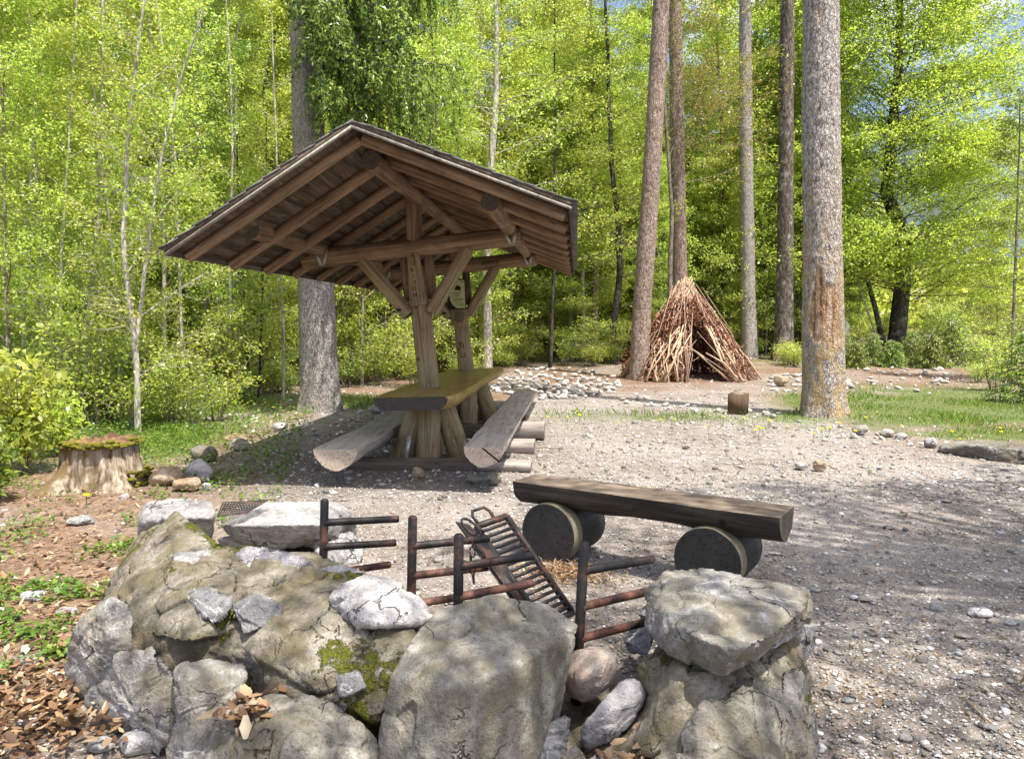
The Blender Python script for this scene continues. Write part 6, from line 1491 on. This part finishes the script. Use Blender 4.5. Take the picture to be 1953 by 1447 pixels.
V8 = [(x, y, z + d) for d in (0, .18) for x, y, z in q]; bm.free(); obj('roof', mesh_np('roof', V8, np.array([(0, 3, 2, 1), (4, 5, 6, 7), (0, 1, 5, 4), (1, 2, 6, 5), (2, 3, 7, 6), (3, 0, 4, 7)])), M['shingle'], HS)

# ------------------------------------------------------------------ ground cover (nobody could count it)
def sample_px(n, ymin, ymax, xmin=-40, xmax=1993, power=1.0):
    """points on the ground, spread evenly over the view so that near ground gets its share"""
    x = RN.uniform(xmin, xmax, n); y = ymin + (ymax - ymin) * RN.random(n) ** power
    Y = (H) / ((y - HOR) / FOC); X = (x - W0 / 2) / FOC * Y
    return X, Y
def ring_free(X, Y):                      # not under the fireplace wall
    return ~((np.hypot((X + .35) / 1.55, (Y - 3.35) / 1.35) < 1.0) & (np.hypot((X + .15) / .95, (Y - 3.6) / .85) > 1.0))
# gravel pebbles
X, Y = sample_px(26000, 690, 1560, power=.8)
X_, Y_ = sample_px(17000, 700, 960); X = np.concatenate([X, X_]); Y = np.concatenate([Y, Y_])
gd = grass_d(X, Y); ld = litter_d(X, Y); keep = (RN.random(len(X)) > np.maximum(gd, ld * .25)) & ring_free(X, Y) & (Y < 24); X, Y = X[keep], Y[keep]
s = np.exp(RN.normal(-5.0, .62, len(X))) * np.clip(.35 + Y * .11, .7, 2.2); s = np.clip(s, .003, .013 + .0035 * np.clip(Y, 0, 12))
bv, bf = ico(1); bv = bv.copy(); n = len(X)
a = RN.uniform(0, 6.28, n); sx = s * RN.uniform(.8, 1.3, n); sy = s * RN.uniform(.5, 1, n); sz = s * RN.uniform(.3, .6, n)
q = bv[None] * (1 + RN.normal(0, .13, (n, len(bv), 1))); q = q * np.stack([sx, sy, sz], 1)[:, None]
c_, s_ = np.cos(a)[:, None], np.sin(a)[:, None]; qx = q[:, :, 0] * c_ - q[:, :, 1] * s_ + X[:, None]; qy = q[:, :, 0] * s_ + q[:, :, 1] * c_ + Y[:, None]; qz = q[:, :, 2] + (terrain(X, Y) + sz * .35 + .003)[:, None]
tag(obj('gravel', mesh_np('gravel', np.stack([qx, qy, qz], -1).reshape(-1, 3), (bf[None] + (np.arange(n) * len(bv))[:, None, None]).reshape(-1, 3), True), M['pebble']), 'loose grey and white gravel strewn over the clearing', 'gravel', kind='stuff')
# dead leaves
def curled(X, Y, size, rn, lift=.02):
    n = len(X); a = rn.uniform(0, 6.28, n); tilt = rn.normal(0, .75, n); L = size; Wd = size * rn.uniform(.4, .65, n); cu = rn.uniform(-.1, .5, n)
    u = np.array([-.5, 0, .5]); pts = []
    for iu, uu in enumerate(u):
        for vv in (-.5, 0, .5):
            ww = 1.0 if iu == 1 else .35
            lx = L * uu; ly = Wd * vv * ww; lz = L * cu * (uu * uu * 1.2 + vv * vv * .8) + lx * tilt * .5
            pts.append((lx * np.cos(a) - ly * np.sin(a) + X, lx * np.sin(a) + ly * np.cos(a) + Y, lz))
    P_ = np.array(pts).transpose(2, 0, 1)      # n,9,3
    P_[:, :, 2] += (terrain(X, Y) + lift * (.3 + rn.random(n)))[:, None]
    f = np.array([(0, 1, 4, 3), (1, 2, 5, 4), (3, 4, 7, 6), (4, 5, 8, 7)])
    return P_.reshape(-1, 3), (f[None] + (np.arange(n) * 9)[:, None, None]).reshape(-1, 4)
X, Y = sample_px(36000, 668, 1560, power=.9); ld = litter_d(X, Y)
keep = (RN.random(len(X)) < np.maximum(ld * .5, .006 + .05 * smooth(8, 13, Y))) & ring_free(X, Y); X, Y = X[keep], Y[keep]
v, f = curled(X, Y, RN.uniform(.018, .062, len(X)) * np.clip(.75 + Y * .03, .8, 1.8), RN, .04)
tag(obj('leaf_litter', mesh_np('leaf_litter', v, f, True), M['litter']), 'dead brown leaves strewn over the forest floor', 'leaf litter', kind='stuff')
X, Y = sample_px(15000, 760, 1560, xmin=300, power=.9); keep = ring_free(X, Y) & (X > -2.6); X, Y = X[keep], Y[keep]; cl = fbm(np.stack([X, Y, 0 * X], 1), 1.1, 31, 3); keep = RN.random(len(X)) < smooth(-.35, .4, cl); X, Y = X[keep], Y[keep]
v, f = curled(X, Y, RN.uniform(.006, .022, len(X)) * np.clip(Y / 6, 1, 2), RN, .008)
tag(obj('leaf_debris', mesh_np('leaf_debris', v, f, True), M['litter']), 'small crumbs of bark, bud scales and dead leaf lying in the gravel', 'leaf debris', kind='stuff')
# a thick drift of leaves at the bottom left and in the wall's crevices
X = RN.normal(-1.9, .35, 1300); Y = RN.normal(2.85, .2, 1300); keep = (X < -1.45 - (Y - 2.9) * .3); X, Y = X[keep], Y[keep]
X2 = np.concatenate([X]); Y2 = np.concatenate([Y]); v, f = curled(X2, Y2, RN.uniform(.022, .06, len(X2)), RN, .08)
v2, f2_ = curled(RN.normal(-.86, .05, 50), RN.normal(2.42, .06, 50), RN.uniform(.04, .07, 50), RN, .05); v2[:, 2] += .24
v3_, f3_ = curled(RN.normal(.38, .12, 60), RN.normal(2.35, .08, 60), RN.uniform(.04, .08, 60), RN, .05); v3_[:, 2] += .08
tag(obj('leaf_drift', mesh_np('leaf_drift', np.vstack([v, v2, v3_]), np.vstack([f, f2_ + len(v), f3_ + len(v) + len(v2)]), True), M['litter']), 'thick drift of dead beech leaves against the fireplace wall', 'leaf litter', kind='stuff')
# grass blades
X, Y = sample_px(230000, 672, 1100); gd = grass_d(X, Y); keep = RN.random(len(X)) < gd ** 1.3; X, Y = X[keep][:120000], Y[keep][:120000]
n = len(X); a = RN.uniform(0, 6.28, n); hh = RN.uniform(.04, .13, n) * (.6 + .8 * np.clip(vnoise(np.stack([X, Y, 0 * X], 1), 1.4, 3), -.4, 1)); w = RN.uniform(.003, .006, n) * np.clip(Y / 9, 1, 2); le = RN.normal(0, .4, (n, 2)) * hh[:, None]; zb = terrain(X, Y)
b1 = np.stack([X - np.cos(a) * w, Y - np.sin(a) * w, zb], 1); b2 = np.stack([X + np.cos(a) * w, Y + np.sin(a) * w, zb], 1); m1_ = np.stack([X + le[:, 0] * .4 + np.cos(a) * w * .7, Y + le[:, 1] * .4, zb + hh * .6], 1); tp_ = np.stack([X + le[:, 0], Y + le[:, 1], zb + hh], 1)
v = np.stack([b1, b2, m1_, tp_], 1).reshape(-1, 3); f = np.arange(n)[:, None] * 4 + np.array([[0, 1, 2, 3]])
tag(obj('grass', mesh_np('grass', v, f), M['grass']), 'tufts of fresh grass along the edges of the clearing', 'grass', kind='stuff')
# broad-leaved herbs
X, Y = sample_px(60000, 690, 1340, xmin=-60, xmax=760, power=.8)
pn = fbm(np.stack([X, Y, 0 * X], 1), 2.6, 12, 4, .65); keep = (X < -1.75 - .20 * (Y - 5)) & (Y < 18) & (RN.random(len(X)) < smooth(-.02, .55, pn + .38 * smooth(6.4, 8, Y))); X, Y = X[keep][:30000], Y[keep][:30000]
n = len(X); X3 = X + RN.normal(0, .02, n); hz = RN.uniform(.01, .14, n) * (.5 + .8 * smooth(6, 10, Y)); v, f = leaf_quads(np.stack([X3, Y, terrain(X, Y) + hz], 1), RN.uniform(.025, .06, n) * np.clip(Y / 9, .8, 1.4), RN, .7, .25, .7)
tag(obj('ground_herbs', mesh_np('ground_herbs', v, f), M['herb']), 'low green herbs and seedlings covering the ground at left', 'ground cover', kind='stuff')
# a few herbs in the clearing
X, Y = sample_px(9000, 780, 1000, xmin=1000, xmax=1953); keep = RN.random(len(X)) < (grass_d(X, Y - .8) * .5 + .004); X, Y = X[keep], Y[keep]
n = len(X); v, f = leaf_quads(np.stack([X, Y, terrain(X, Y) + RN.uniform(.005, .05, n)], 1), RN.uniform(.02, .05, n), RN, .7, .25, .5)
tag(obj('sparse_herbs', mesh_np('sparse_herbs', v, f), M['herb']), 'sparse dandelion leaves and seedlings in the gravel', 'ground cover', kind='stuff')
# dandelions
g = Geo(); v, f = ico(2); g.add(v * np.array([.02, .02, .008]) + (0, 0, .09), f); fl = g.mesh('flower_head', True); fl.materials.append(M['yellow'])
g = Geo(); v, f3, f4 = tube([(0, 0, 0), (.005, 0, .05), (0, 0, .086)], .0028, 5); g.add2(v, f3, f4); stm = g.mesh('stem'); stm.materials.append(M['stem'])
DPX = [(1100, 796), (1105, 806), (1082, 806), (1045, 808), (1260, 815), (1378, 808), (1418, 806), (1425, 812), (1352, 822), (1465, 818), (1447, 830), (1440, 835), (1455, 832), (1500, 826), (1552, 840), (1568, 834), (1580, 832), (1630, 837), (1652, 808), (1720, 826), (1812, 838), (1830, 850), (1910, 840), (1905, 832), (1945, 868), (300, 800), (312, 808), (340, 812), (375, 808), (505, 778), (520, 790), (165, 972), (1600, 820), (1285, 812), (1180, 818)]
for x, y in DPX:
    p = PZ(x, y, 0); e = empty('dandelion', (p.x, p.y, tz(p.x, p.y)), (R.uniform(-.15, .15), R.uniform(-.15, .15), R.uniform(0, 6))); s = R.uniform(.9, 1.5); e.scale = (s, s, s); obj('flower_head', fl, None, e); obj('stem', stm, None, e)
    tag(e, 'yellow dandelion flower in the low greenery of the clearing edge', 'dandelion', 'dandelions')
# fallen twigs
def twig(pts, r, label, mat='wood_stick'):
    P_ = [PZ(x, y, .012 + r) for x, y in pts]; b = P_[0].copy(); v, f3, f4 = tube([tuple(p - b) for p in P_], np.linspace(r, r * .5, len(P_)), 6, True); o = obj('fallen_twig', mesh_np('fallen_twig', v, [f3, f4], True), M[mat], None, b); tag(o, label, 'twig')
twig([(1845, 1338), (1880, 1368), (1914, 1396)], .005, 'straw coloured stalk lying on the gravel at the lower right')
twig([(1905, 1320), (1922, 1340), (1940, 1357)], .004, 'thin dark twig right of the straw coloured stalk', 'bark_mid')
twig([(1555, 1252), (1590, 1262), (1610, 1268), (1630, 1278)], .004, 'crooked dark twig on the gravel right of the capstone', 'bark_mid')
twig([(1565, 1192), (1590, 1200), (1612, 1206)], .003, 'small dark twig on the gravel near the bench end', 'bark_mid')
twig([(0, 1340), (35, 1328), (66, 1315)], .008, 'grey twig on the ground at the left edge', 'bark_mid')
twig([(1548, 1150), (1575, 1154), (1600, 1158)], .003, 'yellow straw on the gravel behind the capstone')
# dry needles heap behind the grate
for i, (x, y, n, s1) in enumerate([(1075, 1095, 900, .13), (1115, 1105, 300, .12)]):
    p = PZ(x, y, 0); pos = np.stack([RN.normal(p.x, s1, n), RN.normal(p.y, s1 * .8, n), np.abs(RN.normal(0, .02, n)) + tz(p.x, p.y) + .005], 1); v, f = leaf_quads(pos, RN.uniform(.03, .07, n), RN, .75, .2, .16)
    tag(obj('dry_needles', mesh_np('dry_needles', v, f), M['litter']), 'rusty dry fir sprigs on the ground under the bench', 'dry sprigs', kind='stuff')
